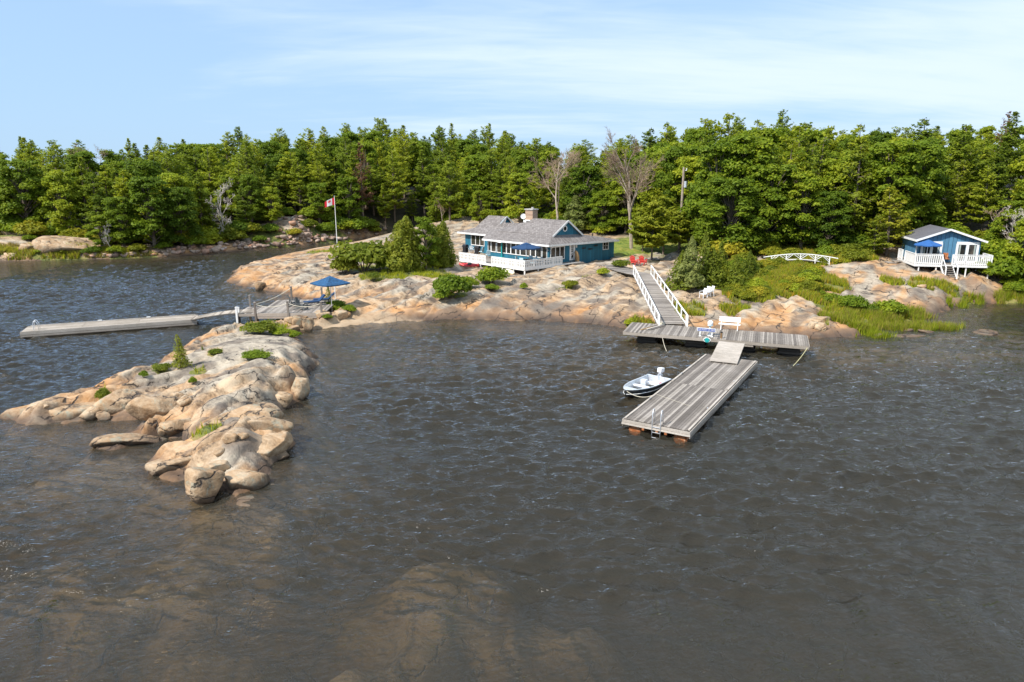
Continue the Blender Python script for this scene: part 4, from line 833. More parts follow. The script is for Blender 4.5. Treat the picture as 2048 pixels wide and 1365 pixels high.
# sign and lamp pedestal
sg = thing("dock_sign", "long blue and white name sign standing on the fixed dock", "sign", (*fd(5.92, .42)[:2], .93), FA + R(-2))
part("board", 'white', sg, lambda m: m.box((0, 0, .50), (1.30, .04, .26)), bevel=.006)
MAT['signblue'] = basic("sign_blue_paint", (0.03, 0.07, 0.30), .5, .05)
part("panel", 'signblue', sg, lambda m: m.box((0, -.024, .50), (1.22, .006, .19)))
for sx in (-1, 1): part("leg", 'white', sg, lambda m: m.lathe((sx * .42, 0.02, 0), [(.09, 0), (.09, .03), (.04, .07), (.055, .2), (.035, .37), (.05, .38)], 12))
fc = bpy.data.curves.new("lettering", 'FONT'); fc.body = "OUR POINT OF VIEW"; fc.size = .155; fc.extrude = .003; fc.align_x = 'CENTER'; fc.align_y = 'CENTER'
fo = bpy.data.objects.new("lettering", fc); COL.objects.link(fo); fc.materials.append(MAT['white']); bpy.context.view_layer.update(); fme = bpy.data.meshes.new_from_object(fo.evaluated_get(bpy.context.evaluated_depsgraph_get())); bpy.data.objects.remove(fo); fo = bpy.data.objects.new('lettering', fme); COL.objects.link(fo); fo.parent = sg; fo.location = (0, -.031, .50); fo.rotation_euler = (R(90), 0, 0); fo.scale = (.80, 1, 1)
lp = thing("dock_light", "white domed lamp pedestal behind the blue name sign", "lamp post", (*fd(6.15, .75)[:2], .93), FA)
part("post", 'white', lp, lambda m: m.lathe((0, 0, 0), [(.17, 0), (.17, .05), (.09, .09), (.075, .35), (.075, .72)], 16)); part("collar", 'lightblue', lp, lambda m: m.lathe((0, 0, .72), [(.08, 0), (.2, .05), (.2, .08), (.1, .1)], 16))
part("dome", 'plastic_white', lp, lambda m: m.lathe((0, 0, .82), [(.17, 0), (.2, .1), (.19, .22), (.12, .30), (.001, .33)], 18), smooth=True)
bl = thing("mooring_post", "short brown wooden bollard at the head of the small gangplank", "bollard", (*fd(7.0, .25)[:2], .93), FA)
part("post", 'carved', bl, lambda m: m.cyl((0, 0, 0), .075, .42, 10)); part("cap", 'black', bl, lambda m: m.cyl((0, 0, .42), .09, .05, 10))
bd = thing("board_stack", "heap of old weathered boards on the left end of the fixed dock", "boards", (*fd(1.9, 2.1)[:2], .93), FA + R(62))
for k in range(5): part("board", ('dock', 'dockpale', 'carved', 'dockpale', 'dock')[k], bd, lambda m: m.box((random.uniform(-.3, .3), -.32 + .16 * k, .03 + .05 * (k % 2)), (2.0 + .25 * (k % 3), .13, .045), m=Matrix.Rotation(R(random.uniform(-6, 6)), 3, 'Z')))
ck = thing("rope_coil", "coil of old rope lying beside the heap of boards", "rope", (*fd(2.35, 3.15)[:2], .93), 0); part("coil", 'rope', ck, lambda m: m.tube([((.22 - .01 * (i // 16)) * math.cos(i * .4), (.22 - .01 * (i // 16)) * math.sin(i * .4), .03 + .04 * i / 16) for i in range(80)], .022, 5))
def rope(label, p0, p1, sag, mat, r=.018, name="mooring_rope"):
    p0 = Vector(p0); p1 = Vector(p1); m = MB(); pts_ = [p0.lerp(p1, i / 14) - Vector((0, 0, sag * 4 * (i / 14) * (1 - i / 14))) for i in range(15)]
    m.tube(pts_, r, 5); return tag(m.build(name, MAT[mat]), label, "rope")
rope("pale rope hanging from the left half of the fixed dock into the water", fd(2.9, -.1, .7), fd(3.5, -1.3, -.1), .15, 'rope')
rope("yellow tipped rope running from the right corner of the fixed dock into the water", fd(12.7, -.06, .8), fd(11.6, -2.6, -.12), .12, 'yellowrope', .018)
# ------------------------------------------------------------ ramp from dock to rock
RB = Vector((12.45, 52.2, .97)); RT = Vector((13.15, 68.7, 2.45)); rd = (RT - RB); rl = math.hypot(rd.x, rd.y); ra = math.atan2(rd.y, rd.x)
rm = thing("ramp", "long sloping boardwalk ramp with white railings on both sides", "ramp", (RB.x, RB.y, 0), ra)
def rw_(x): return 1.06 - .2 * x / rl
def rz_(x): return .97 + (2.45 - .97) * x / rl
def rampb(m):
    x = 0
    while x < rl: m.box((x + .07, 0, rz_(x)), (.135, 2 * rw_(x) - .04, .04), m=Matrix.Rotation(-math.atan2(1.48, rl), 3, 'Y')); x += .15
part("planks", 'dock', rm, rampb); part("stringer", 'dock', rm, lambda m: [m.beam((0, s * 1.0, rz_(0) - .13), (rl, s * .8, rz_(rl) - .13), .06, .22) for s in (-1, 1)])
for s in (-1, 1):
    def hr(m):
        y = s * 1.08; y1 = s * .88
        m.beam((-.4, y, rz_(0) + .86), (rl, y1, rz_(rl) + .92), .10, .06); m.beam((-.4, y, rz_(0) + .08), (rl, y1, rz_(rl) + .10), .05, .12)
        for k in range(10): x = -.35 + (rl + .25) * k / 9; m.box((x, y + (y1 - y) * k / 9, rz_(x) + .44), (.09, .09, .95))
        m.beam((-.4, y, rz_(0) + .86), (-.85, y, rz_(0) + .80), .1, .06); m.box((-.85, y, .93 + .43), (.09, .09, .86))
    part("railing", 'white', rm, hr)
for k in (3, 6, 9, 12, 15): part("trestle", 'darkwood', rm, lambda m: [m.box((k, s * .7, (rz_(k) - .5) / 2 + .1), (.12, .12, rz_(k) - .5)) for s in (-1, 1)])
bw = thing("boardwalk", "curved grey boardwalk leading from the head of the ramp toward the larger cottage", "boardwalk", (13.1, 68.9, 2.2), 0)
def bwf(m):
    for i in range(46):
        u = i / 45; x = -.0 - 1.9 * u - .5 * math.sin(u * 3.1); y = .1 + 8.0 * u; an = R(8 + 22 * math.sin(u * 3.1)); gz = max(hz(13.1 + x, 68.9 + y), hz(12.3 + x, 68.9 + y), hz(13.9 + x, 68.9 + y)) + .10
        m.box((x, y, max(gz, 2.40 - .1 * u) - 2.2), (1.9 + .3 * u, .165, .045), m=Matrix.Rotation(an, 3, 'Z'))
part("planks", 'dock', bw, bwf)
# small gangplank
q = [Vector(P(*c)) for c in ((1437, 682, .99), (1491, 688, .99), (1473, 727, .70), (1420, 722, .70))]; c0 = (q[2] + q[3]) / 2; c1 = (q[0] + q[1]) / 2; d_ = c1 - c0; ga = math.atan2(d_.y, d_.x); gl_ = math.hypot(d_.x, d_.y)
gp = thing("gangplank", "short pale gangplank joining the fixed dock to the floating dock", "gangplank", (c0.x, c0.y, 0), ga)
part("planks", 'dockpale', gp, lambda m: [m.box((.07 + .15 * k, 0, .69 + .31 * (.07 + .15 * k) / gl_), (.14, 1.72, .035), .5 + .3 * random.random()) for k in range(int(gl_ / .15))])
part("stringer", 'dock', gp, lambda m: [m.beam((.02, s * .8, .62), (gl_ - .02, s * .8, .93), .05, .12) for s in (-1, 0, 1)])
# ------------------------------------------------------------ floating dock
LD = (5.55, 32.05); LA = R(-31.2)
def ld(a, b, z=.6): return (LD[0] + a * math.cos(LA) - b * math.sin(LA), LD[1] + a * math.sin(LA) + b * math.cos(LA), z)
fl = thing("floating_dock", "long weathered floating dock with boards running its length, boat tied alongside", "dock", (LD[0], LD[1], 0), LA)
part("planks", 'dock_long', fl, lambda m: [m.box((.09 + .145 * k, y0 + (y1 - y0) / 2, .575 + random.uniform(-.003, .003)), (.133, y1 - y0 - .01, .04)) for k in range(22) for y0, y1 in ((.06, 7.2), (7.2, 14.4))])
part("curb", 'dockpale', fl, lambda m: [m.box((x, y0 + 3.55, .615), (.10, 7.0, .06), .7) for x in (.06, 3.27) for y0 in (0.05, 7.3)])
part("side_board", 'dockpale', fl, lambda m: ([m.box((x, 7.22, .47), (.045, 14.5, .20)) for x in (-.03, 3.36)], [m.box((x, 7.22, .29), (.045, 14.5, .13), .1) for x in (-.03, 3.36)], m.box((1.66, -.03, .50), (3.42, .045, .13), .6), m.box((1.66, -.045, .37), (3.46, .05, .09), .9), m.box((1.66, 14.5, .47), (3.42, .045, .20))))
part("frame", 'darkwood', fl, lambda m: [m.box((x, 7.2, .42), (.09, 14.3, .18)) for x in (.6, 1.2, 2.1, 2.8)])
for x, y in ((.55, .15), (2.85, .15), (.55, 7.0), (2.85, 7.0), (.55, 12.2), (2.85, 12.2)): part("float", 'rust', fl, lambda m: (m.tube([(x, y + .03, .05), (x, y + 1.6, .05)], .33, 18), m.tube([(x, y - .02, .05), (x, y + .04, .05)], .28, 18)))
for x in (1.05, 1.75, 2.2): part("bracket", 'rust', fl, lambda m: m.box((x, -.02, .26), (.12, .1, .12)))
for x, y in ((.1, 3.5), (.1, 9.0), (3.2, 3.5), (3.2, 9.0)): part("cleat", 'steel', fl, lambda m: (m.beam((x, y - .1, .68), (x, y + .1, .68), .025, .025), m.box((x, y, .66), (.03, .07, .05))))
def ladder(label, p, rz, deep=.6):
    t = thing("dock_ladder", label, "ladder", p, rz)
    for sx in (-1, 1): part("side_rail", 'steel', t, lambda m: m.tube([(sx * .21, -.12, -deep - .1), (sx * .21, -.12, .15), (sx * .21, -.10, .55), (sx * .21, -.02, .74), (sx * .21, .08, .74), (sx * .21, .2, .50), (sx * .21, .24, .02)], .024, 8), smooth=True)
    for k in range(3): part("rung", 'steel', t, lambda m: m.tube([(-.21, -.12, -.12 - .27 * k), (.21, -.12, -.12 - .27 * k)], .02, 6))
    return t
ladder("steel ladder with looped handrails at the near end of the floating dock", ld(1.72, .05, .6), LA)
# boat
def smootht(a, b, u): u = min(max((u - a) / (b - a), 0), 1); return u * u * (3 - 2 * u)
b0 = Vector(P(1251, 789, .45)); b1 = Vector(P(1317, 763, .45)); bdv = b1 - b0; ba = math.atan2(bdv.y, bdv.x)
boat = thing("motor_boat", "small open aluminium boat moored on the left side of the floating dock", "boat", (b0.x, b0.y, 0), ba + R(4))
BL = 3.9
def hullsec(u):  # u 0 = bow, 1 = stern -> half beam top, half beam bottom, keel z, sheer z
    w = .74 * min(1, (math.sin(min(u, .55) / .55 * math.pi / 2) ** .62)) + .02; return w, w * (.15 + .72 * smootht(0, .5, u)), -.12 + .42 * (1 - smootht(0, .3, u)), .56 + .16 * (1 - u) ** 2
def hullm(m, inner):
    n = 18; vs = []; fs = []; e = .03 if inner else 0
    for i in range(n + 1):
        u = i / n; w, wb_, kz, sz = hullsec(u); x = u * BL + (e if i == 0 else (-e if i == n else 0)); w -= e; wb_ = max(wb_ - e, .005)
        kz += e * 1.5; vs += [(x, -w, sz), (x, -(w * .5 + wb_ * .5), (sz + kz) / 2 + .02), (x, -wb_, kz + .05), (x, 0, kz), (x, wb_, kz + .05), (x, (w * .5 + wb_ * .5), (sz + kz) / 2 + .02), (x, w, sz)]
    for i in range(n):
        for j in range(6): fs.append((i * 7 + j, i * 7 + j + 1, (i + 1) * 7 + j + 1, (i + 1) * 7 + j))
    fs.append(tuple(n * 7 + j for j in range(7))); m.add(vs, fs, .5)
part("hull", 'hullshade_fish', boat, lambda m: hullm(m, False), smooth=True); part("liner", 'alu', boat, lambda m: hullm(m, True), smooth=True)
def gun(m):
    for s in (-1, 1): m.tube([(u * BL, s * hullsec(u)[0], hullsec(u)[3]) for u in np.linspace(0, 1, 16)], .035, 6)
    m.tube([(BL, -.74, .56), (BL, .74, .56)], .035, 6)
part("gunwale", 'alu', boat, gun); part("rub_strake", 'white', boat, lambda m: [m.tube([(u * BL - .02, s * (hullsec(u)[0] * .9 + .03), hullsec(u)[3] - .26) for u in np.linspace(0, 1, 16)], .022, 5) for s in (-1, 1)])
part("bow_deck", 'alu', boat, lambda m: m.add([(.02, 0, .70)] + [(x * BL, s * (hullsec(x)[0] - .01), hullsec(x)[3] + .005) for s, xs in ((-1, (.04, .1, .17)), (1, (.17, .1, .04))) for x in xs], [tuple(range(7))]))
for x in (1.15, 2.1, 3.0): part("thwart", 'plastic_white', boat, lambda m: m.box((x, 0, .38), (.27, 2 * hullsec(x / BL)[0] - .1, .05)), bevel=.01)
part("console", 'alu', boat, lambda m: m.box((2.62, .3, .45), (.3, .35, .4)), bevel=.03)
mt = part("outboard_motor", 'plastic_white', boat, lambda m: (m.box((BL + .17, 0, .95), (.46, .27, .28), .5, Matrix.Rotation(R(8), 3, 'Y')), m.box((BL + .15, 0, .79), (.36, .22, .08), .4)), bevel=.06)
part("motor_leg", 'steel', mt, lambda m: (m.box((BL + .14, 0, .42), (.14, .1, .75)), m.box((BL + .12, 0, .62), (.26, .24, .12)))); part("tiller", 'black', mt, lambda m: m.tube([(BL + .1, 0, .85), (BL - .45, .1, .88)], .022, 6))
part("fuel_tank", 'red', boat, lambda m: m.box((3.45, -.35, .22), (.4, .28, .22)), bevel=.04)
rope("pale mooring line from the boat's bow curving to the floating dock", b0 + Vector((.05, -.05, .2)), Vector(ld(.05, 4.2, .63)), .22, 'rope')
rope("orange tinged line lying across the floating dock's boards", Vector(ld(.1, 4.4, .64)), Vector(ld(2.3, 3.5, .61)), .0, 'rope', .007)
# ------------------------------------------------------------ left dock
a0 = Vector(P(41, 665.4, .5)); a1 = Vector(P(393.5, 640, .5)); b0_ = Vector(P(68, 650.8, .5)); dv = a1 - a0; da = math.atan2(dv.y, dv.x); dl = dv.length; dw = 2.35
ld2 = thing("floating_dock", "long low pale floating dock reaching out to the left across the water", "dock", (a0.x, a0.y, 0), da)
part("planks", 'docktan', ld2, lambda m: [m.box((x0 + 2.0, .08 + .145 * k, .475 + random.uniform(-.003, .003)), (3.98, .133, .04)) for k in range(16) for x0 in np.arange(0, dl - 1, 4.0) if x0 + 4 < dl + .2])
part("planks", 'docktan', ld2, lambda m: [m.box(((math.floor(dl / 4) * 4 + dl) / 2, .08 + .145 * k, .474), (max(dl - math.floor(dl / 4) * 4, .1), .133, .04)) for k in range(16)])
part("curb", 'dockpale', ld2, lambda m: (m.box((dl / 2, .05, .52), (dl, .09, .06), .8), m.box((dl / 2, 2.38, .52), (dl - .3, .07, .05), .8)))
part("side_board", 'dockpale', ld2, lambda m: (m.box((dl / 2, -.03, .38), (dl + .05, .045, .18), .6), m.box((dl / 2, -.028, .19), (dl, .05, .15), .3), m.box((-.03, dw / 2, .34), (.045, dw, .26), .5), m.box((dl / 2, 2.45, .34), (dl, .045, .26), .4)))
part("skirt", 'darkwood', ld2, lambda m: m.box((dl / 2, dw / 2, .10), (dl - .2, dw - .2, .3)))
for x in (5.0, 8.6): part("cleat", 'white', ld2, lambda m: m.box((x, 2.38, .57), (.3, .1, .08)))
ladder("steel ladder with looped handrails at the far left tip of the left dock", (a0.x + dv.x / dl * .9 - dv.y / dl * .6, a0.y + dv.y / dl * .9 + dv.x / dl * .6, .5), da + R(-90))
w0 = Vector(P(385, 637, .55)); w1 = Vector(P(513, 622, 1.0)); wv = w1 - w0; wa = math.atan2(wv.y, wv.x); wlen = math.hypot(wv.x, wv.y)
wk = thing("walkway", "narrow humped slat walkway between the left floating dock and the rope-railed platform", "walkway", (w0.x, w0.y, 0), wa)
part("slats", 'docktan', wk, lambda m: [m.box((.09 + .19 * k, 0, .56 + .44 * (k * .19 / wlen) + .16 * math.sin(k * .19 / wlen * 3.14)), (.17, 1.45, .035)) for k in range(int(wlen / .19))])
part("stringer", 'dock', wk, lambda m: [m.beam((wlen * i / 8, s * .65, .50 + .44 * i / 8 + .16 * math.sin(i / 8 * 3.14)), (wlen * (i + 1) / 8, s * .65, .50 + .44 * (i + 1) / 8 + .16 * math.sin((i + 1) / 8 * 3.14)), .05, .1) for i in range(8) for s in (-1, 1)])
pl = thing("platform", "grey plank platform with rope railings where the left dock meets the rock", "platform", (-21.3, 56.0, 0), R(3))
part("planks", 'dock', pl, lambda m: (boards(m, 0, 0, 5.6, 6.2, 1.03, 'y', .15, .012, .045), boards(m, -1.75, .1, -.02, 3.2, .98, 'y', .15, .012, .045)))
part("edge_board", 'dockpale', pl, lambda m: (m.box((2.8, -.04, .90), (5.65, .05, .26), .4), m.box((2.8, -.045, .66), (5.6, .05, .18), .25), m.box((-.9, .06, .86), (1.7, .05, .2), .3), m.box((-.03, 4.7, .9), (.05, 3.0, .24), .3), m.box((-1.78, 1.65, .86), (.05, 3.1, .2), .3)))
part("crib", 'darkwood', pl, lambda m: (m.box((3.6, 3.0, .42), (3.6, 4.6, .6)), [m.box((x, y, .2), (.16, .16, 1.5)) for x in (-1.6, -.1) for y in (.2, 3.0)]))
PP = {}
for k, (x, y, h, mt_) in {"a": (-1.72, .05, .55, 'white'), "b": (-.15, -.02, .95, 'dock'), "c": (2.55, -.05, 1.0, 'dock'), "d": (5.3, -.02, .95, 'dock'), "e": (-1.6, 3.25, 1.0, 'dock'), "f": (1.3, 6.0, 1.3, 'dock'), "g": (4.0, 6.3, 1.15, 'dock'), "h": (-1.72, .5, .45, 'white')}.items():
    PP[k] = (x, y, .98 + h); part("post", mt_, pl, lambda m: (m.box((x, y, .6 + h / 2), (.15, .15, h + .8)), m.box((x, y, 1.0 + h), (.19, .19, .05))))
def prp(k1, k2, sag=.28):
    p0 = Vector(PP[k1]) - Vector((0, 0, .12)); p1 = Vector(PP[k2]) - Vector((0, 0, .12))
    part("rope_rail", 'rope', pl, lambda m: m.tube([p0.lerp(p1, i / 12) - Vector((0, 0, sag * 4 * (i / 12) * (1 - i / 12))) for i in range(13)], .028, 5))
prp("b", "c"); prp("c", "d"); prp("b", "f", .2)
MAT['greywood'] = basic("dark_grey_painted_wood", (0.11, 0.115, 0.11), .8, .15)
adirondack("adirondack_chair", "dark grey garden chair at the back of the rope-railed platform", *P(588, 613, 1.03), R(120), 'greywood', "dark chairs on the rope-railed platform", 1.1)
adirondack("adirondack_chair", "dark grey garden chair nearer the front rope of the platform", *P(603, 620, 1.03), R(80), 'greywood', "dark chairs on the rope-railed platform", 1.1)
def lounger(label, p, rz):
    t = thing("sun_lounger", label, "lounger", p, rz, "navy loungers under the square parasol")
    part("frame", 'rubber', t, lambda m: (m.beam((-.3, -.9, .28), (-.3, .5, .28), .04, .05), m.beam((.3, -.9, .28), (.3, .5, .28), .04, .05), [m.box((a * .3, b, .13), (.04, .04, .28)) for a in (-1, 1) for b in (-.8, .4)]))
    part("cushion", 'navy', t, lambda m: m.box((0, -.25, .36), (.6, 1.3, .1)), bevel=.03); part("backrest", 'navy', t, lambda m: m.box((0, .68, .62), (.6, .8, .1), m=Matrix.Rotation(R(42), 3, 'X')), bevel=.03)
lounger("navy cushioned lounger at the right end of the platform", P(629, 611, 1.03), R(-60)); lounger("navy cushioned lounger tucked behind the young spruce by the platform", P(648, 606, 1.03), R(-75))
uc = (-15.9, 59.2); umbrella("beach_umbrella", "wide faded blue four-cornered parasol standing on the rock by the left platform", uc[0], uc[1], hz(*uc), 3.72 - hz(*uc), 1.75, 'blue', 4, 1, R(4), .62)
t = thing("post_lamp", "black globe lamp on a short post beside the left parasol", "lamp post", G(671, 600), 0); part("post", 'white', t, lambda m: m.cyl((0, 0, 0), .04, 1.3, 8)); part("globe", 'black', t, lambda m: m.lathe((0, 0, 1.3), [(.05, 0), (.14, .07), (.16, .16), (.1, .28), (.001, .32)], 12))

# ------------------------------------------------------------ cabin on the right
KO = (41.99, 71.03); KA = R(-11.8); KZ = 2.0
cb = thing("cabin", "small blue cabin with white patio doors and dark ribbed gable roof", "cabin", (KO[0], KO[1], KZ), KA)
def kab(a, b, z=3.2): return (KO[0] + a * math.cos(KA) - b * math.sin(KA), KO[1] + a * math.sin(KA) + b * math.cos(KA), z)
def kwalls(m):
    pr = [(.85, 3.0), (6.75, 3.0), (6.75, 5.42), (3.55, 6.52), (.85, 5.42)]
    m.add([(x, 2.1, z) for x, z in pr] + [(x, 2.25, z) for x, z in pr], [(0, 1, 2, 3, 4), (9, 8, 7, 6, 5)] + [(i, (i + 1) % 5, 5 + (i + 1) % 5, 5 + i) for i in range(5)], .5)
    m.box((.92, 4.65, 4.2), (.14, 4.75, 2.4), .5); m.box((6.68, 4.65, 4.2), (.14, 4.75, 2.4), .5); m.box((3.8, 7.1, 4.2), (5.9, .14, 2.4), .5)
part("wall", 'siding_cabin', cb, kwalls, KZ)
def kroof(m):
    m.slab([(3.55, 1.7, 6.74), (3.55, 7.5, 6.78), (.42, 7.5, 5.58), (.42, 1.7, 5.55)], .09, .5); m.slab([(3.56, 1.7, 6.74), (7.15, 1.7, 5.52), (7.15, 7.5, 5.55), (3.56, 7.5, 6.78)], .09, .5)
part("roof", 'roofdark', cb, kroof, KZ)
part("fascia", 'white', cb, lambda m: [m.beam(a, b, .05, .2) for a, b in (((.36, 1.67, 5.45), (3.56, 1.67, 6.66)), ((3.56, 1.67, 6.66), (7.2, 1.67, 5.42)), ((.39, 1.67, 5.47), (.39, 7.5, 5.5)), ((7.18, 1.67, 5.44), (7.18, 7.5, 5.47)))], KZ)
def kdoor(a0, a1, lab):
    m = MB(); m.M = zb(KZ); z0, z1 = 3.2, 5.2; c = (a0 + a1) / 2; W = a1 - a0
    m.box((c, 2.06, z1 + .09), (W + .3, .08, .20)); 
    for u in (a0 - .07, a1 + .07): m.box((u, 2.055, (z0 + z1) / 2), (.22, .07, z1 - z0))
    m.box((c, 2.05, (z0 + z1) / 2), (.26, .07, z1 - z0)); m.box((c, 2.05, z0 + .1), (W, .07, .2)); m.box((c, 2.052, z1 - .05), (W, .07, .1))
    d = m.build("patio_door", MAT['white'], cb); d["label"] = lab
    for s in (-1, 1):
        g = MB(); g.M = zb(KZ); g.box((c + s * W * .27, 2.075, (z0 + z1) / 2), (W * .34, .03, z1 - z0 - .3)); g.build("pane", MAT['glass'], d)
    for s in (-.42, .42):
        g = MB(); g.M = zb(KZ); [g.beam((c + s * W + k * .05 * (-1 if s > 0 else 1), 2.053, z0 + .22), (c + s * W + k * .05 * (-1 if s > 0 else 1), 2.053, z1 - .12), .045, .012) for k in range(3)]; g.build("curtain", MAT['curtain'], d)
kdoor(1.25, 2.95, "white double patio door behind the blue parasol"); kdoor(4.62, 6.42, "white double patio door on the right of the cabin front")
part("corner_post", 'white', cb, lambda m: m.box((.62, 1.95, 4.3), (.1, .1, 2.3)), KZ)
kd = thing("deck", "small raised deck with white picket railing and stairs in front of the blue cabin", "deck", (KO[0], KO[1], 1.6), KA)
part("deck_boards", 'dock', kd, lambda m: (boards(m, 0, 0.02, 7.1, 2.05, 3.2, 'x'), boards(m, 0, 2.08, .82, 5.2, 3.2, 'x')), 1.6)
part("joists", 'white', kd, lambda m: (m.box((3.55, -.02, 3.08), (7.16, .05, .22)), m.box((-.02, 2.6, 3.08), (.05, 5.2, .22)), m.box((7.12, 1.0, 3.08), (.05, 2.1, .22))), 1.6)
def pick(m, p0, p1, z0, h, solid=False):
    p0 = Vector(p0); p1 = Vector(p1); L = (p1 - p0).length; d = (p1 - p0) / L; an = math.atan2(d.y, d.x); Rm = Matrix.Rotation(an, 3, 'Z'); c = (p0 + p1) / 2
    m.box((c.x, c.y, z0 + h), (L, .12, .05), m=Rm); m.box((c.x, c.y, z0 + h - .12), (L, .04, .09), m=Rm); m.box((c.x, c.y, z0 + .12), (L, .04, .09), m=Rm)
    n = max(1, int(L / (.12 if solid else .185)))
    for i in range(n + 1): q = p0 + d * (L * i / n); m.box((q.x, q.y, z0 + h / 2), (.118 if solid else .105, .025, h - .03), m=Rm)
    for q in (p0, p1): m.box((q.x, q.y, z0 + h / 2), (.12, .12, h + .03))
for a, b, s in (((0, 0), (2.52, 0), 0), ((3.5, 0), (7.1, 0), 0), ((0, .07), (0, 3.1), 1), ((7.1, .07), (7.1, 2.0), 0), ((0, 4.0), (0, 5.2), 0)): part("railing", 'white', kd, lambda m: pick(m, a, b, 3.2, 1.05, s), 1.6)
for x, y in ((.45, .1), (2.1, .1), (4.9, .1), (7.0, .1), (.1, 3.0), (7.0, 1.9), (.9, 2.0), (6.6, 2.0)):
    gg = kab(x, y); g_ = hz(gg[0], gg[1]); part("post", 'white', kd, lambda m: m.box((x, y, (3.0 + g_ - .2) / 2), (.10, .10, 3.0 - g_ + .2)), 1.6)
st = part("stairs", 'dock', kd, lambda m: [m.box((3.0, -.12 - .235 * k, 3.08 - .19 * k), (1.05, .25, .045)) for k in range(7)], 1.6)
gst_ = kab(3.0, -1.7); gz_ = hz(gst_[0], gst_[1])
part("stringer", 'white', st, lambda m: [m.beam((x, -.02, 3.05), (x, -1.72, 1.72), .05, .22) for x in (2.47, 3.55)], 1.6)
for x in (2.47, 3.55): part("handrail", 'white', st, lambda m: (m.beam((x, 0, 4.15), (x, -1.45, 3.05), .06, .09), m.box((x, -1.45, 2.4), (.1, .1, 1.35))), 1.6)
umbrella("patio_umbrella", "bright blue parasol on the small cabin's deck left of the stairs", *kab(1.35, 1.0), 2.45, 1.35, 'brightblue', 8, 1, KA, .5)
patio_chair("patio_chair", "brown chair with faded pink back beside the cabin wall between the doors", *kab(3.45, 1.5), KA, 'rubber', 'rust')
patio_chair("patio_chair", "dark low chair left of the pink-backed chair on the cabin deck", *kab(2.8, 1.6), KA + R(30), 'rubber', 'rubber')
ft = thing("side_steps", "two grey plank steps at the left side of the small cabin's deck", "steps", (*kab(-.7, 3.4)[:2], hz(*kab(-.7, 3.4)[:2])), KA)
part("tread", 'dock', ft, lambda m: m.box((0, 0, .25), (.9, 1.0, .06))); part("tread", 'dock', ft, lambda m: m.box((-.6, -.1, .08), (.9, 1.1, .06)))
# dark roof corner of a neighbour at the right edge
p = P(2075, 372, 8.5); nb_ = Vector(ray(2088, 372) * (102 / ray(2088, 372)[1])); nbz = CAM_H + nb_[2]
nh = thing("neighbour_house", "dark brown house whose roof corner shows through trees at the right edge", "house", (nb_[0], 102, nbz - 3.2), R(-10))
part("roof", 'bark', nh, lambda m: (m.slab([(-3.3, -3, 2.6), (.6, -3, 4.5), (.6, 5, 4.5), (-3.3, 5, 2.6)], .15), m.slab([(.6, -3, 4.5), (4.5, -3, 2.6), (4.5, 5, 2.6), (.6, 5, 4.5)], .15)))
part("wall", 'darkwood', nh, lambda m: m.box((.6, 1, .8), (6.2, 6, 3.6)))

# ------------------------------------------------------------ white arched rustic railing
A0 = P(1527, 514.5, 3.55); A1 = P(1676, 517, 3.55)
ar = thing("footbridge", "arched white rustic log railing of a footbridge in the shrubs left of the small cabin", "footbridge", (A0[0], A0[1], 2.3), math.atan2(A1[1] - A0[1], A1[0] - A0[0])); AL = math.hypot(A1[1] - A0[1], A1[0] - A0[0])
def az(x): u = x / AL; return 1.22 + .42 * math.sin(u * math.pi)
part("top_rail", 'white', ar, lambda m: m.tube([(AL * i / 12, 0, az(AL * i / 12)) for i in range(13)], .05, 8))
part("lower_rail", 'white', ar, lambda m: m.tube([(AL * (.1 + .8 * i / 12), 0, az(AL * i / 12) - .58) for i in range(13)], .04, 8))
xs_ = [AL * k for k in (.11, .31, .5, .70, .89)]
for x in xs_: part("post", 'white', ar, lambda m: m.tube([(x, 0, -.3), (x, 0, az(x))], .055, 8))
for x0, x1 in zip(xs_, xs_[1:]):
    xm = (x0 + x1) / 2; part("brace", 'white', ar, lambda m: (m.tube([(x0, 0, az(x0) - .55), (xm, 0, az(xm) - .02)], .032, 6), m.tube([(x1, 0, az(x1) - .55), (xm, 0, az(xm) - .02)], .032, 6), m.tube([(x0 + .45, 0, az(x0 + .45)), (x0, 0, az(x0) - .35)], .03, 6), m.tube([(x1 - .45, 0, az(x1)), (x1, 0, az(x1) - .35)], .03, 6)))
part("walk_boards", 'dock', ar, lambda m: [m.box((x, .75, az(x) - .72), (.16, 1.3, .05)) for x in np.arange(-.6, AL, .18)])

# ------------------------------------------------------------ flagpole and utility pole
g = G(675.5, 505.5); zt = ztop(677.5, 394, g.y)
fp = thing("flagpole", "tall white flagpole on the rock point flying a red and white flag", "flagpole", g, 0)
part("pole", 'white', fp, lambda m: m.tube([(0, 0, -.1), (0, 0, zt - g.z)], [.06, .035], 10)); part("finial", 'steel', fp, lambda m: m.lathe((0, 0, zt - g.z), [(.001, 0), (.07, .05), (.07, .1), (.001, .15)], 10))
def flagm():
    m, n, b = M_("flag_cloth"); u = n.nodes.new("ShaderNodeAttribute"); u.attribute_name = "fu"
    c = ramp(n, u.outputs["Fac"], [(0.0, (0.62, .012, .03)), (.25, (.62, .012, .03)), (.2501, (.82, .80, .80)), (.75, (.82, .80, .80)), (.7501, (.62, .012, .03))])
    c.node.color_ramp.interpolation = 'CONSTANT'; n.links.new(c, b.inputs["Base Color"]); b.inputs["Roughness"].default_value = .8
    tr = n.nodes.new("ShaderNodeBsdfTranslucent"); n.links.new(c, tr.inputs[0]); mx_ = n.nodes.new("ShaderNodeMixShader"); mx_.inputs[0].default_value = .35; n.links.new(b.outputs[0], mx_.inputs[1]); n.links.new(tr.outputs[0], mx_.inputs[2]); n.links.new(mx_.outputs[0], n.nodes["Material Output"].inputs[0]); return m
fh = zt - g.z - .12; FWd, FH = 1.75, 1.0
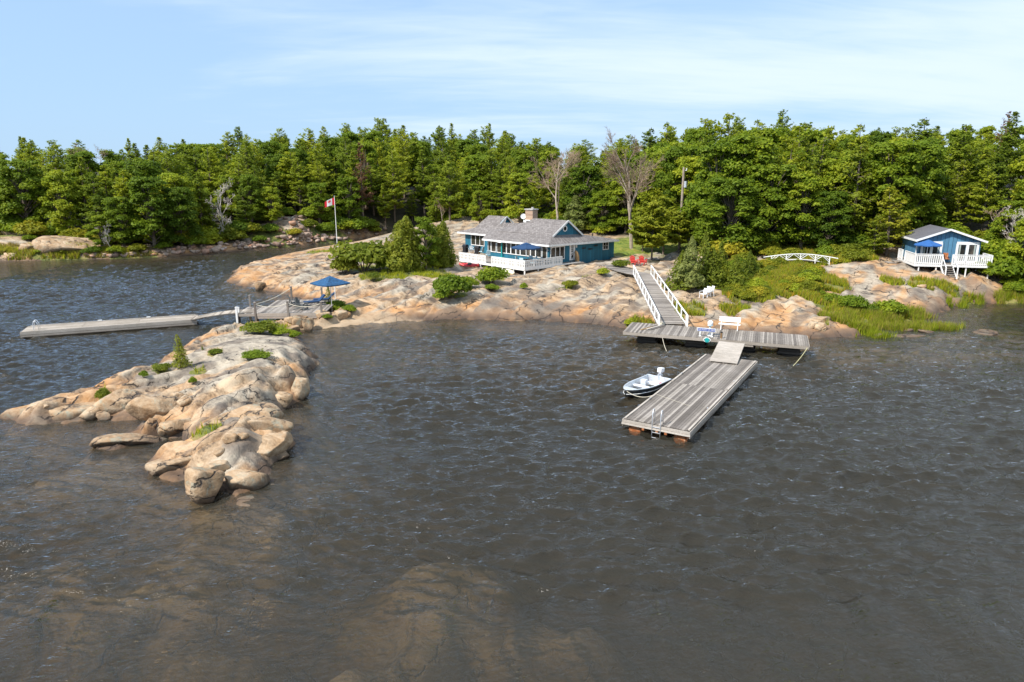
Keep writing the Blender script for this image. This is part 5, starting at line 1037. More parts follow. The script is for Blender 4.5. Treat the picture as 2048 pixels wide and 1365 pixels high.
def fpos(u, v):  # u along the fly, v down the hoist; droops and folds in a light wind
    dr_ = .62 * u ** 1.35; return (-FWd * u * .78 - .05 * v * u, -.22 * u + .14 * math.sin(u * 7 + v * 1.2) * u ** .5, fh - FH * v * (1 - .22 * u) - dr_ * FH)
nu, nv = 40, 14; vs = [fpos(i / nu, j / nv) for i in range(nu + 1) for j in range(nv + 1)]
fs = [(i * (nv + 1) + j, i * (nv + 1) + j + 1, (i + 1) * (nv + 1) + j + 1, (i + 1) * (nv + 1) + j) for i in range(nu) for j in range(nv)]
me = bpy.data.meshes.new("flag"); me.from_pydata(vs, [], fs); at = me.attributes.new("fu", 'FLOAT', 'FACE'); at.data.foreach_set("value", [(i + .5) / nu for i in range(nu) for j in range(nv)]); me.materials.append(flagm())
fo2 = bpy.data.objects.new("flag", me); COL.objects.link(fo2); fo2.parent = fp
leaf = [(0, .95), (.13, .70), (.30, .78), (.23, .42), (.42, .60), (.47, .50), (.70, .55), (.62, .38), (.72, .28), (.40, .02), (.44, -.10), (.05, -.04), (.03, -.42)]
leaf = leaf + [(-a, b) for a, b in leaf[::-1] if a]
def leafpts(side): return [tuple(Vector(fpos(.5 + a * .21, .46 - b * .40)) + Vector((0, side * .012, 0))) for a, b in leaf]
part("maple_leaf", 'coral', fo2, lambda m: (m.add(leafpts(-1), [tuple(range(len(leaf)))]), m.add(leafpts(1), [tuple(range(len(leaf)))])))
Yp = 93.0; dd_ = ray(1364, 400); xp = dd_[0] / dd_[1] * Yp; gz2 = hz(xp, Yp); zt2 = ztop(1363, 335, Yp)
up = thing("utility_pole", "grey utility pole with transformer rising from the trees behind the lawn pines", "pole", (xp, Yp, gz2), 0)
part("pole", 'deadwood', up, lambda m: m.tube([(0, 0, 0), (0, 0, zt2 - gz2)], [.2, .14], 10)); part("transformer", 'steel', up, lambda m: m.cyl((.32, -.1, zt2 - gz2 - 2.6), .22, .8, 14)); part("insulator", 'white', up, lambda m: (m.box((.15, 0, zt2 - gz2 - .4), (.5, .1, .1)), m.cyl((.38, 0, zt2 - gz2 - .35), .05, .25, 8)))
# ------------------------------------------------------------ plant builders
def quads(C, N, s, asp, g, ang=None):
    """one rhombic leaf-clump face per centre C with normal N"""
    N = N / (np.linalg.norm(N, axis=1)[:, None] + 1e-9); A = g.normal(size=C.shape); U = np.cross(N, A); U /= np.linalg.norm(U, axis=1)[:, None] + 1e-9; W = np.cross(N, U)
    s = s[:, None]; a = asp
    V = np.stack([C - U * s, C - W * s * a, C + U * s, C + W * s * a], 1).reshape(-1, 3); F = np.arange(len(V)).reshape(-1, 4); return V, F
def crown(name, C, N, s, mat, tint, g, asp=.6, parent=None):
    V, F = quads(C, N, s, asp, g); return np_mesh(name, V, F, MAT[mat], parent, tint=tint)
def unit(g, n): v = g.normal(size=(n, 3)); return v / np.linalg.norm(v, axis=1)[:, None]
def pine(name, seed, H=14.0, Rd=3.1, base=.22, mat='pine', dens=1.0, droop=0.0, gaps=.25, tuft=.27, shape=.75, trunkm='bark', nl=3):
    g = np.random.default_rng(seed); root = thing(name, "pine", "tree"); m = MB(); bend = g.normal(size=2) * .25
    def ax(t): return np.array([bend[0] * t * t, bend[1] * t * t, H * t])
    m.tube([ax(t) - (0, 0, .4 if t == 0 else 0) for t in np.linspace(0, 1, 9)], [.022 * H * (1 - t) ** .8 * .62 + .02 for t in np.linspace(0, 1, 9)], 7)
    Cs = []; Ns = []; Ss = []; Ts = []; t = base; lean = g.random() * 6.28
    while t < .985:
        nb = g.integers(4, 7) if t < .9 else 4; pr = (1 - t) ** shape * (.55 + .45 * min(1, (t - base) / .16)) + .03; wt = g.random()
        for b in range(nb):
            if g.random() < gaps: continue
            az = g.random() * 6.28; L = Rd * pr * g.uniform(.6, 1.18) * (1 + .22 * math.cos(az - lean)); L = max(L, .25)
            up = g.uniform(-.02, .32) - droop + .5 * t; n = max(3, int(L * 5.5 * dens)); bt = g.random(); o = ax(t); dr = np.array([math.cos(az), math.sin(az), 0]); sd_ = np.array([-dr[1], dr[0], 0])
            if L > .8 and t < .85: m.tube([o, o + dr * L * .5 + (0, 0, up * L * .42), o + dr * L * .93 + (0, 0, up * L * .95)], [.05, .03, .012], 3, cap=False)
            s = g.uniform(.28, 1.0, n * nl); lat = g.normal(size=n * nl) * (.10 + .20 * L * np.sin(np.clip(s, 0, 1) * 2.7) * .55)
            C = o + dr * (s * L)[:, None] + sd_ * lat[:, None]; C[:, 2] += up * L * s ** 1.25 + g.normal(size=len(s)) * .10 + .05
            Cs.append(C); Ns.append(np.array([0, 0, 1.0]) + dr * .45 + g.normal(size=C.shape) * .48); Ss.append(g.uniform(.7, 1.25, len(s)) * tuft * (.8 + .2 * (1 - t))); Ts.append(np.clip(.30 * wt + .35 * bt + .35 * g.random(len(s)), 0, 1))
        t += g.uniform(.020, .034) * 14 / H
    m.build("trunk", MAT[trunkm], root); crown("crown", np.concatenate(Cs), np.concatenate(Ns), np.concatenate(Ss), mat, np.concatenate(Ts), g, .42, root); return root
def leafy(name, seed, H=11.0, Rd=3.6, nlobe=24, mat='leaf', base=.12, n=760, leaf=.135, trunkm='bark', open_=.0):
    g = np.random.default_rng(seed); root = thing(name, "tree", "tree"); m = MB()
    m.tube([(0, 0, -.4), (.05, 0, H * .25), (-.1, .1, H * .5), (0, 0, H * .8)], [.024 * H, .018 * H, .012 * H, .03], 7); Cs = []; Ns = []; Ss = []; Ts = []
    for k in range(nlobe):
        t = base + (1 - base) * ((k + .5) / nlobe) ** .8; an = k * 2.4 + g.normal() * .5; env = math.sin(min(1, (t - base) / (1 - base) * 1.12 + .16) * math.pi * .86) ** .62
        rr = Rd * env * g.uniform(.45, .80) if k < nlobe - 1 else 0; r = g.uniform(.17, .30) * Rd * (1.08 - .30 * t); c = np.array([rr * math.cos(an), rr * math.sin(an), min(H * t, H - r * .6)])
        m.tube([(0, 0, max(.5, c[2] * .62 - .3)), (c[0] * .6, c[1] * .6, c[2] * .88), tuple(c)], [.07, .045, .02], 4, cap=False); q = int(n * (r / 1.1) ** 2 * (1 - open_)) + 60
        d = unit(g, q); d[:, 2] = np.where(d[:, 2] < -.35, -d[:, 2] * .6, d[:, 2]); bl = gnoise(d[:, 0] * 2.3 + k * 3, d[:, 1] * 2.3 + d[:, 2] * 1.7); rad = r * (.78 + .42 * bl + .20 * g.normal(size=q))
        Cs.append(c + d * rad[:, None] * np.array([1.12, 1.12, .78])); Ns.append(d * .8 + np.array([0, 0, .55]) + g.normal(size=(q, 3)) * .5); Ss.append(g.uniform(.7, 1.35, q) * leaf); lt = g.random(); Ts.append(np.clip(.4 * lt + .6 * g.random(q), 0, 1))
    m.build("trunk", MAT[trunkm], root); crown("crown", np.concatenate(Cs), np.concatenate(Ns), np.concatenate(Ss), mat, np.concatenate(Ts), g, .75, root); return root
def conic(name, seed, H=4.0, Rd=1.2, mat='cedar', n=2600, leaf=.13, shape=.8, base=.02, stems=1, whorl=0.0):
    g = np.random.default_rng(seed); root = thing(name, "small conifer", "tree"); m = MB(); Cs = []; Ns = []; Ss = []; Ts = []
    for k in range(stems):
        h = H * (1 if k == 0 else g.uniform(.6, .95)); o = np.zeros(2) if k == 0 else g.normal(size=2) * Rd * .55; R2 = Rd * (1 if stems == 1 else .72); m.tube([(o[0], o[1], -.2), (o[0], o[1], h * .97)], [.03 * h * .6, .01], 6)
        q = n // stems; t = base + (1 - base) * g.random(q) ** 1.35; az = g.random(q) * 6.28; rough = gnoise(np.cos(az) * 1.6 + seed + k, np.sin(az) * 1.6 + t * 4.5) * .62
        sh = (1 - t) ** shape * (.75 + .25 * np.minimum(1, t * 6)) * (1 + rough + whorl * np.sin(t * h * 6.5 + rough * 3)); r = R2 * sh * (1 - .5 * g.random(q) ** 2.2) + .03
        Cs.append(np.stack([o[0] + r * np.cos(az), o[1] + r * np.sin(az), t * h + .05], 1)); Ns.append(np.stack([np.cos(az) * .8, np.sin(az) * .8, np.full(q, .55)], 1) + g.normal(size=(q, 3)) * .45); Ss.append(g.uniform(.7, 1.3, q) * leaf * (1.1 - .35 * t))
        Ts.append(np.clip(.5 * (gnoise(az * 1.5, t * 6 + seed) * .9 + .5) + .5 * g.random(q), 0, 1))
    m.build("trunk", MAT['bark'], root); crown("crown", np.concatenate(Cs), np.concatenate(Ns), np.concatenate(Ss), mat, np.concatenate(Ts), g, .5, root); return root
def shrub(name, seed, W=1.6, H=1.0, mat='leaf', n=1500, leaf=.10, spike=.0, cat="shrub"):
    g = np.random.default_rng(seed); root = thing(name, "bush", cat); m = MB(); Cs = []; Ns = []; Ss = []; Ts = []; nl = 9
    for k in range(nl):
        an = k * 2.4; rr = W * .5 * (0 if k == 0 else g.uniform(.3, .72)); r = W * g.uniform(.22, .34); c = np.array([rr * math.cos(an), rr * math.sin(an), H * (.55 if k == 0 else g.uniform(.22, .5))]); m.tube([(0, 0, -.1), tuple(c)], [.025, .01], 4, cap=False)
        q = n // nl; d = unit(g, q); d[:, 2] = np.abs(d[:, 2]) * (1 + spike); Cs.append(c + d * (r * (.65 + .45 * g.random(q)))[:, None] * np.array([1, 1, H / W * 1.25 + .1])); Ns.append(d + g.normal(size=(q, 3)) * .55 + np.array([0, 0, .3])); Ss.append(g.uniform(.7, 1.3, q) * leaf); lt = g.random(); Ts.append(np.clip(.45 * lt + .55 * g.random(q), 0, 1))
    m.build("stem", MAT['bark'], root); C = np.concatenate(Cs); C[:, 2] = np.maximum(C[:, 2], .02); crown("crown", C, np.concatenate(Ns), np.concatenate(Ss), mat, np.concatenate(Ts), g, .6, root); return root
def deadtree(name, seed, H=10.0, mat='deadwood', spread=.5, depth=4, r0=.2, nb=5, start=.3, curve=.25, twig=1.0):
    g = np.random.default_rng(seed); root = thing(name, "dead tree", "tree"); m = MB(); tw = MB()
    def br(p, d, L, r, k):
        pts_ = [p]; dd = np.array(d)
        for i in range(4): dd = dd + g.normal(size=3) * curve * .35 + np.array([0, 0, .05]); dd /= np.linalg.norm(dd); pts_.append(pts_[-1] + dd * L / 4)
        (m if k >= depth - 1 else tw).tube(pts_, [r, r * .85, r * .7, r * .5, r * .28], 6 if k >= depth - 1 else 3, cap=False)
        if k > 0:
            q = nb if k == depth else max(3, nb - 2)
            for i in range(q):
                s = g.uniform(start if k == depth else .25, .97); a = s * 4; i0 = min(3, int(a)); pp = pts_[i0] + (pts_[i0 + 1] - pts_[i0]) * (a - i0); az = g.random() * 6.28; sp_ = spread * g.uniform(.7, 1.3)
                loc = (pts_[i0 + 1] - pts_[i0]); loc /= np.linalg.norm(loc); h = np.cross(loc, unit(g, 1)[0]); h /= np.linalg.norm(h) + 1e-9; nd = loc * math.cos(sp_ * 1.3) + h * math.sin(sp_ * 1.3)
                br(pp, nd, L * g.uniform(.36, .60) * (1.1 - .35 * s), r * (1 - s * .7) * .5 + .013, k - 1)
    br(np.array([0, 0, -.3]), np.array([0, 0, 1.0]), H, r0, depth); m.build("trunk", MAT[mat], root); tw.build("crown", MAT["twig" if mat == "deadwood" else mat], root); return root
def put(root, loc, rz=0.0, scale=1.0, label=None, group=None, name=None):
    root.location = loc; root.rotation_euler = (0, 0, rz); root.scale = (scale,) * 3 if not hasattr(scale, '__len__') else scale
    if label: root["label"] = label
    if group: root["group"] = group
    return root
class Kind:
    """first use moves the original, later uses copy it with its parts"""
    def __init__(s, root, H): s.root = root; s.H = max(v.co.z for c in root.children for v in c.data.vertices); s.used = False
    def place(s, loc, rz, scale, label, group=None):
        sc_ = (scale,) * 3 if not hasattr(scale, '__len__') else scale
        if not s.used: s.used = True; return put(s.root, loc, rz, sc_, label, group)
        r = dup(s.root, loc, rz, sc_, label)
        if group: r["group"] = group
        elif "group" in r: del r["group"]
        return r
PI_ = [Kind(pine("pine_tree", 100 + k, 14, 3.5 + .45 * (k % 3), .18 + .05 * (k % 2), 'pine', gaps=.20 + .06 * (k % 3), dens=1.15, shape=(.5, .72, .6, .85, .66)[k], tuft=.30), 14) for k in range(5)]
BP = [Kind(pine("pine_tree", 200 + k, 10, 2.9, .14, 'brightpine', gaps=.18, shape=.72, tuft=.26), 10) for k in range(2)]
LF = [Kind(leafy("leafy_tree", 300 + k, 10.5, 3.7 + .3 * (k % 2), 40 + 5 * k, ('leaf', 'darkleaf', 'leaf', 'darkleaf')[k]), 10.5) for k in range(4)]
SP = [Kind(conic("spruce_tree", 400, 4.5, 1.35, 'spruce', 3600, .13, .85, .12, whorl=.22), 4.5)]
CD = [Kind(conic("cedar_tree", 410 + k, 5, 2.0, 'cedar', 9500, .14, .60, .0, 4 + k), 5) for k in range(1)]
CS = [Kind(conic('small_cedar', 450 + k, 4.2, 1.7, 'cedar', 5500, .12, .95, .0, 3, .12), 4.2) for k in range(2)]
YT = [Kind(conic('young_tree', 444, 2.6, .75, 'cedar', 1500, .075, .75, .05, 3, .25), 2.6)]
SH = {c: [Kind(shrub("bush", 500 + 10 * i + k, 2.0, 1.25, c, 2200, .10), 1.25) for k in range(2)] for i, c in enumerate(('leaf', 'darkleaf', 'cedar', 'meadow'))}
def W(px, d): return px * d / FPX
def at_px(kinds, px, base, top, label, wide=1.0, k=0, rz=None, group=None, sink=0.0, dist=None):
    """stand a plant where its foot meets the ground on the photo's sight line, as tall as it measures there"""
    g = G(px, base) if dist is None else None
    if dist is not None: d = ray(px, 400); x = d[0] / d[1] * dist; g = Vector((x, dist, hz(x, dist)))
    h = max(.3, ztop(px, top, g.y) - g.z); K = kinds[k % len(kinds)]; s = h / K.H
    return K.place((g.x, g.y, g.z - sink), random.random() * 6.28 if rz is None else rz, (s * wide, s * wide, s), label, group)
# ---- named trees and shrubs, read off the photograph
for a in [
 (LF, 250, 498, 392, "broad leafy tree over the stony far shore, second from left", 1.15, 1), (LF, 205, 500, 430, "low leafy tree right of the grey rock bluff on the far left shore", 1.3, 0), (LF, 310, 498, 352, "tallest broad leafy tree over the stony far shore", 1.15, 2), (LF, 365, 494, 372, "dark leafy tree just left of the silver dead tree on the far shore", 1.1, 3),
 (LF, 60, 452, 335, "leafy tree above the yellow grass at the far left edge", 1.1, 0), (LF, 18, 455, 350, "leafy tree cut by the left edge of the picture", 1.1, 1), (LF, 128, 462, 422, "small round leafy tree behind the grey rock bluff", 1.1, 2), (PI_, 495, 466, 372, "yellowish bushy pine right of the silver dead tree", 1.25, 1), (LF, 545, 450, 372, "leafy tree left of the rusty rock pile", 1.1, 0), (LF, 640, 450, 365, "leafy tree just left of the flag", 1.1, 2),
 (LF, 700, 452, 352, "leafy tree just right of the flag", 1.1, 0), (PI_, 790, 446, 300, "tall pine right of the brown dying pine", 1.0, 0), (PI_, 850, 443, 292, "tall spreading pine over the left cedar clump", 1.15, 3), (PI_, 900, 444, 310, "pine with bare lower trunk left of the larger cottage", 1.1, 2), (PI_, 825, 448, 385, "short dense pine behind the left cedar clump", 1.2, 4),
 (LF, 960, 452, 380, "leafy tree behind the left end of the larger cottage's roof", 1.0, 1), (LF, 1040, 455, 345, "leafy tree behind the chimney", 1.1, 2), (LF, 1165, 462, 330, "leafy tree between the grey bare tree and the tall bare tree", 1.1, 0), (SP, 1150, 468, 385, "grey green spruce behind the round gable window", 1.4, 0), (LF, 1205, 468, 380, "dark leafy tree behind the right end of the larger cottage", 1.1, 3),
 (LF, 1400, 492, 370, "leafy tree right of the lawn pines", 1.1, 1), (LF, 1455, 517, 352, "very large dark leafy tree behind the conifers right of the ramp", 1.25, 3), (LF, 1530, 505, 325, "large dark leafy tree behind the white footbridge", 1.15, 1), (LF, 1600, 500, 340, "leafy tree behind the right half of the footbridge", 1.1, 0), (LF, 1655, 503, 380, "dark leafy tree left of the bright tall pine", 1.1, 3),
 (BP, 1700, 500, 286, "tallest bright yellow green pine left of the small cabin", 1.15, 0), (BP, 1772, 512, 372, "bright low pine spreading beside the small cabin's roof", 1.45, 1), (BP, 1745, 515, 430, "lowest bright pine just left of the small cabin's deck", 1.5, 0), (BP, 1845, 470, 305, "bright tall pine behind the small cabin's ridge", 1.2, 1), (BP, 1905, 470, 318, "bright pine behind the right slope of the cabin roof", 1.2, 0), (PI_, 1960, 480, 330, "pine right of the small cabin", 1.1, 1), (LF, 2010, 520, 400, "leafy tree below the neighbour's dark roof corner", 1.1, 2), (LF, 2045, 560, 430, "leafy tree cut by the right edge above the reeds", 1.2, 0),
 (LF, 1975, 545, 500, "low leafy tree at the right end of the small cabin's deck", 1.3, 1), (LF, 2015, 575, 520, "low leafy tree over the shore right of the small cabin", 1.3, 3), (LF, 1930, 552, 530, "bright leafy bush under the small cabin's right deck", 1.3, 0),
 (CD, 815, 541, 430, "big yellow green cedar, the left one of the clump beside the larger cottage", 1.15, 0), (LF, 852, 536, 432, "fresh green leafy young tree in the middle of the cedar clump", .9, 0), (CD, 888, 533, 440, "narrow cedar nearest the larger cottage's left deck end", 1.0, 0), (CS, 775, 524, 474, "small cedar between the broad bush and the cedar clump", 1.0, 0),
 (SP, 1378, 585, 470, "pale grey green spruce, left of the pair right of the ramp", .85, 0), (CS, 1405, 575, 462, "green cedar in the middle of the clump right of the ramp", 1.05, 1), (CS, 1437, 573, 482, "green cedar at the right of the clump beside the ramp", 1.1, 0), (CS, 1497, 552, 500, "small yellow green cedar left of the footbridge", 1.3, 1),
 (SP, 1365, 570, 535, "very small spruce at the left foot of the grey green spruce", 1.0, 0),
 (YT, 362, 738, 668, "slender bright young tree on the near rock islet", 1.1, 0), (YT, 405, 700, 690, "tiny bright seedling behind the young islet tree", 1.0, 0)]:
    kinds, px, ba, tp, lb, wd_, kk = a; at_px(kinds, px, ba, tp, lb, wd_, kk)
# four lawn pines
LPN = Kind(pine("pine_tree", 230, 8.5, 3.4, .24, 'brightpine', gaps=.02, shape=.5, tuft=.34, dens=2.2, nl=4), 8.5)
for px, ba, tp, lb in ((1303, 521, 398, "lawn pine nearest the red chairs, its trunk behind them"), (1326, 510, 388, "tallest lawn pine over the shadow painted on the ground"), (1357, 506, 420, "right hand lawn pine beside the leafy wood"), (1285, 505, 408, "left hand lawn pine close to the tall bare tree")):
    at_px([LPN], px, ba, tp, lb, 1.15)
# shrubs
for a in [('cedar', 728, 544, 480, 'broad rounded yellow green bush left of the cedar clump', 1.05, 0), ('cedar', 690, 548, 508, 'lower left shoulder bush beside the broad rounded bush', 1.0, 1), ('leaf', 765, 540, 500, 'bright bush between the broad rounded bush and the cedars', 1.0, 0),
 ('darkleaf', 902, 596, 548, "large rounded green shrub on the rock below the red kayak", 1.0, 0), ('darkleaf', 979, 568, 532, "dark juniper in front of the deck corner", 1.15, 1), ('leaf', 885, 600, 572, "light green shrub at the lower left of the large rounded shrub", 1.0, 1), ('darkleaf', 930, 580, 552, "dark shrub at the right shoulder of the large rounded shrub", 1.2, 0),
 ('leaf', 983, 582, 568, "small low green shrub on bare rock below the deck corner", 1.3, 0), ('leaf', 1047, 578, 565, "tiny round green tuft on bare rock under the deck's near corner", .9, 1), ('cedar', 1240, 537, 519, "round brown green juniper left of the red chairs", 1.15, 0), ('leaf', 1205, 549, 535, "bright low bush beside the boardwalk", 1.35, 1), ('cedar', 748, 562, 544, "small yellow tufted bush above the blue parasol", .9, 0), ('leaf', 870, 535, 520, "low pale bush at the foot of the cedar clump", 1.3, 1),
 ('cedar', 520, 668, 643, "bright broad bush at the back of the near islet", 1.6, 0), ('leaf', 560, 672, 656, "low green bush beside the boulder strip on the near islet", 1.7, 0), ('leaf', 588, 676, 660, "small bush at the right end of the islet's back hedge", 1.2, 1), ('leaf', 510, 717, 702, "low mat of green leaves on the smooth islet dome", 2.1, 0), ('cedar', 430, 708, 698, "small flat yellow green mat left on the islet dome", 2.0, 1),
 ('cedar', 325, 746, 727, "bright tuft at the foot of the young islet tree", 1.2, 0), ('leaf', 387, 771, 752, "small green sprig in a crack of the near islet", .7, 1), ('cedar', 208, 800, 775, "thin yellow green tuft at the left edge of the near islet", .7, 1), ('leaf', 288, 756, 741, "small bright tuft on the islet's left shore", .7, 0),
 ('leaf', 672, 622, 600, "leafy young bush right of the platform", 1.2, 0), ('leaf', 700, 626, 608, "low leafy bush on the boulder strip right of the platform", 1.2, 1), ('leaf', 655, 640, 628, "small green bush between the boulders of the strip", 1.0, 0), ('darkleaf', 1700, 620, 590, "dark rounded bush, middle of the three by the reeds", 1.3, 0), ('darkleaf', 1657, 606, 585, "dark rounded bush, left of the three by the reeds", 1.2, 1), ('darkleaf', 1778, 632, 600, "dark rounded bush, right of the three by the reeds", 1.15, 0), ('darkleaf', 1738, 628, 606, "low dark bush wedged between the middle and right bushes by the reeds", 1.1, 1),
 ('meadow', 1618, 586, 560, "round olive bush in the middle of the meadow", .9, 0), ('leaf', 1260, 650, 636, "bright grass-like bush at the left foot of the ramp", 1.3, 1), ('meadow', 1140, 575, 560, "wispy dry bush on bare rock above the dark seep", 1.3, 1)]:
    c, px, ba, tp, lb, wd_, kk = a; at_px(SH[c], px, ba, tp, lb, wd_, kk)
at_px([Kind(conic("young_spruce", 433, 3, .7, 'cedar', 900, .09, .9, .05), 3)], 659, 618, 570, "thin young spruce standing in front of the blue parasol's pole", 1.0)
# dead trees
big = deadtree("bare_tree", 11, 15, 'deadwood', .46, 4, .32, 9, .30, .28)
gb = G(1263, 499); hb = ztop(1263, 250, gb.y) - gb.z; put(big, gb, .6, (hb / Kind(big, 0).H,) * 3, "very tall bare dead tree on the lawn behind the red chairs")
for seed, px, ba, tp, mt_, sp_, lb, H_, ds in ((21, 447, 480, 354, 'palebark', .55, "silver dead tree with crooked limbs above the far shore", 8, None), (22, 226, 505, 440, 'palebark', .5, "small white dead sapling on the far shore among leafy trees", 5, None), (23, 1112, 470, 292, 'deadwood', .5, "grey bare twiggy tree behind the larger cottage's gable", 12, None), (24, 2030, 545, 410, 'palebark', .6, "pale dead tree with arching limbs near the right edge", 8, None), (25, 1605, 470, 262, 'palebark', .7, "bleached snag rising from the wood above the footbridge", 12, 118), (26, 185, 420, 285, 'deadwood', .75, "brown leafless crown among the pines at the far left", 12, 128), (27, 1995, 500, 400, 'deadwood', .6, "thin dead tree behind the cabin's right deck end", 8, None), (28, 885, 444, 395, 'deadwood', .5, "short dead sapling under the pines left of the larger cottage", 5, None)):
    K = Kind(deadtree("bare_tree", seed, H_, mt_, sp_, 4, .018 * H_, 8 if px == 1112 else 7, .3, .4), H_ * 1.05); at_px([K], px, ba, tp, lb, 1.0, dist=ds)
K = Kind(pine("dying_pine", 260, 13, 2.6, .2, 'browning', gaps=.42, tuft=.26, dens=.8), 13); at_px([K], 727, 452, 285, "brown dying pine rising behind the flagpole"); at_px([K], 1990, 470, 222, "red brown dying pine top on the right skyline", dist=122); at_px([K], 1560, 460, 268, "rusty brown pine top on the skyline above the footbridge", dist=140)
# ---- the wood behind: one tree per spot, as tall as the skyline allows
SKY = [(-400, 290), (0, 276), (200, 272), (300, 268), (370, 260), (430, 268), (510, 256), (600, 262), (650, 260), (740, 243), (840, 256), (900, 262), (970, 254), (1040, 280), (1100, 284), (1150, 292), (1210, 290), (1290, 262), (1370, 240), (1450, 234), (1520, 232), (1610, 228), (1670, 250), (1750, 246), (1830, 258), (1920, 242), (2000, 240), (2048, 238), (2400, 240)]
sx_ = np.array([a for a, _ in SKY]); sy_ = np.array([b for _, b in SKY])
placed = [(o.location.x, o.location.y) for o in bpy.data.objects if o.parent is None and o.get("category") == "tree"]
gr = np.random.default_rng(3); cnt = {"p": 0, "l": 0}; fails = 0
WOOD = []; BUILD = [(6, 86, 16), (46, 74, 6.5), (100, 100, 0)]
while fails < 6000 and cnt["p"] + cnt["l"] < 520:
    az_ = gr.uniform(-.72, .72); fr_ = float(np.interp(az_, fba, fbd)); u = gr.random() ** 1.5; dist = fr_ + .8 + u * 62; x = dist * math.sin(az_); y = dist * math.cos(az_); sp_ = 3.1 + 3.6 * min(1, (dist - fr_) / 45)
    if any((x - a) ** 2 + (y - b) ** 2 < sp_ * sp_ for a, b in placed) or hz(x, y) < .6 or any(math.hypot(x - a, y - b) < r_ for a, b, r_ in BUILD): fails += 1; continue
    g0 = hz(x, y); f_ = y * math.cos(PITCH) - (g0 + 8 - CAM_H) * math.sin(PITCH); px = 1024 + FPX * x / f_
    zt_ = ztop(px, float(np.interp(px, sx_, sy_)) + gr.normal() * 4, y); depth_ = (dist - fr_)
    hmax = (zt_ - g0) * (.94 if px < 640 else 1); h = min(hmax * gr.uniform(.78, 1.08), (9.5 + depth_ * .16) * gr.uniform(.8, 1.25) + (2.5 if px > 1300 else 0)); 
    if depth_ > 26: h = hmax * gr.uniform(.84, 1.12)
    if h < 3.5: fails += 1; continue
    pinep = (.70 if px < 640 else .80 if px < 1250 else .5); ispine = gr.random() < pinep if depth_ < 34 else gr.random() < (.9 if px < 1650 else .7)
    if not ispine: h = min(h, hmax * .90)
    if ispine: k = PI_[gr.integers(5)]; w_ = gr.uniform(.9, 1.4) * min(1.5, 14 / max(h, 7)) ** .3; cnt["p"] += 1; lb = "pine"; gp_ = "pines of the wood behind the shore"
    else: k = LF[gr.integers(4)]; w_ = gr.uniform(.85, 1.15); cnt["l"] += 1; lb = "leafy tree"; gp_ = "leafy trees of the wood behind the shore"
    s = h / k.H; s2 = max(s, .55) if ispine else max(s, .6)
    WOOD.append((px, depth_, lb, k.place((x, y, g0 - .1), gr.random() * 6.28, (s2 * w_, s2 * w_, s), lb, gp_))); placed.append((x, y)); fails = 0
print("trees", cnt)
ORD = "first second third fourth fifth sixth seventh eighth ninth tenth eleventh twelfth thirteenth fourteenth fifteenth sixteenth seventeenth eighteenth nineteenth twentieth twenty-first twenty-second twenty-third twenty-fourth twenty-fifth".split()
def number(items, zones, fmt):
    """items (px, row, kind, object): a label by landmark, row and count from the left"""
    sets = {}
    for px, row, kd, o in items:
        z = next(n_ for lim, n_ in zones if px < lim); sets.setdefault((z, row, kd), []).append((px, o))
    for (z, row, kd), q in sets.items():
        q.sort(key=lambda e: e[0])
        for i, (px, o) in enumerate(q): o["label"] = fmt(ORD[i] if i < len(ORD) else "last", row, kd, z)
ZN = [(160, "at the far left edge"), (330, "above the grassy left shore"), (520, "above the stony far shore"), (650, "left of the flag"), (760, "behind the flag"), (900, "above the cedar clump"), (1000, "above the cottage's left wing"), (1130, "above the chimney"), (1260, "above the cottage's right end"), (1380, "above the lawn pines"), (1520, "behind the big dark tree"), (1680, "above the white footbridge"), (1810, "left above the small cabin"), (1930, "right above the small cabin"), (9999, "at the far right edge")]
number([(px, "front" if d < 12 else "middle" if d < 32 else "skyline", kd, o) for px, d, kd, o in WOOD], ZN, lambda n_, row, kd, z: f"{n_} {kd} from the left in the {row} row {z}")
# understorey along the wood's edge
EB = []; nb_c = 0; gr2 = np.random.default_rng(8)
for i in range(700):
    az_ = gr2.uniform(-.70, .70); fr_ = float(np.interp(az_, fba, fbd)); d_ = fr_ + gr2.uniform(-2.6, 2.2); x = d_ * math.sin(az_); y = d_ * math.cos(az_)
    if nb_c > 125 or hz(x, y) < .3 or math.hypot(x - 6, y - 86) < 13.5 or math.hypot(x - 45, y - 74) < 5.5 or (14 < x < 26 and y > 86 and y < 101): continue
    K = SH[('leaf', 'darkleaf', 'darkleaf', 'meadow')[gr2.integers(4)]][gr2.integers(2)]; s = gr2.uniform(.9, 2.3)
    EB.append((1024 + FPX * x / (y * .97 + 2.2), "", "", K.place((x, y, hz(x, y) - .05), gr2.random() * 6.28, (s * 1.1, s * 1.1, s), "low bush", "bushes along the edge of the wood"))); nb_c += 1
number(EB, [(a, b.replace("above", "below the wood")) if False else (a, b.replace("above", "under the trees above")) for a, b in ZN], lambda n_, row, kd, z: f"{n_} wood-edge bush from the left {z}")
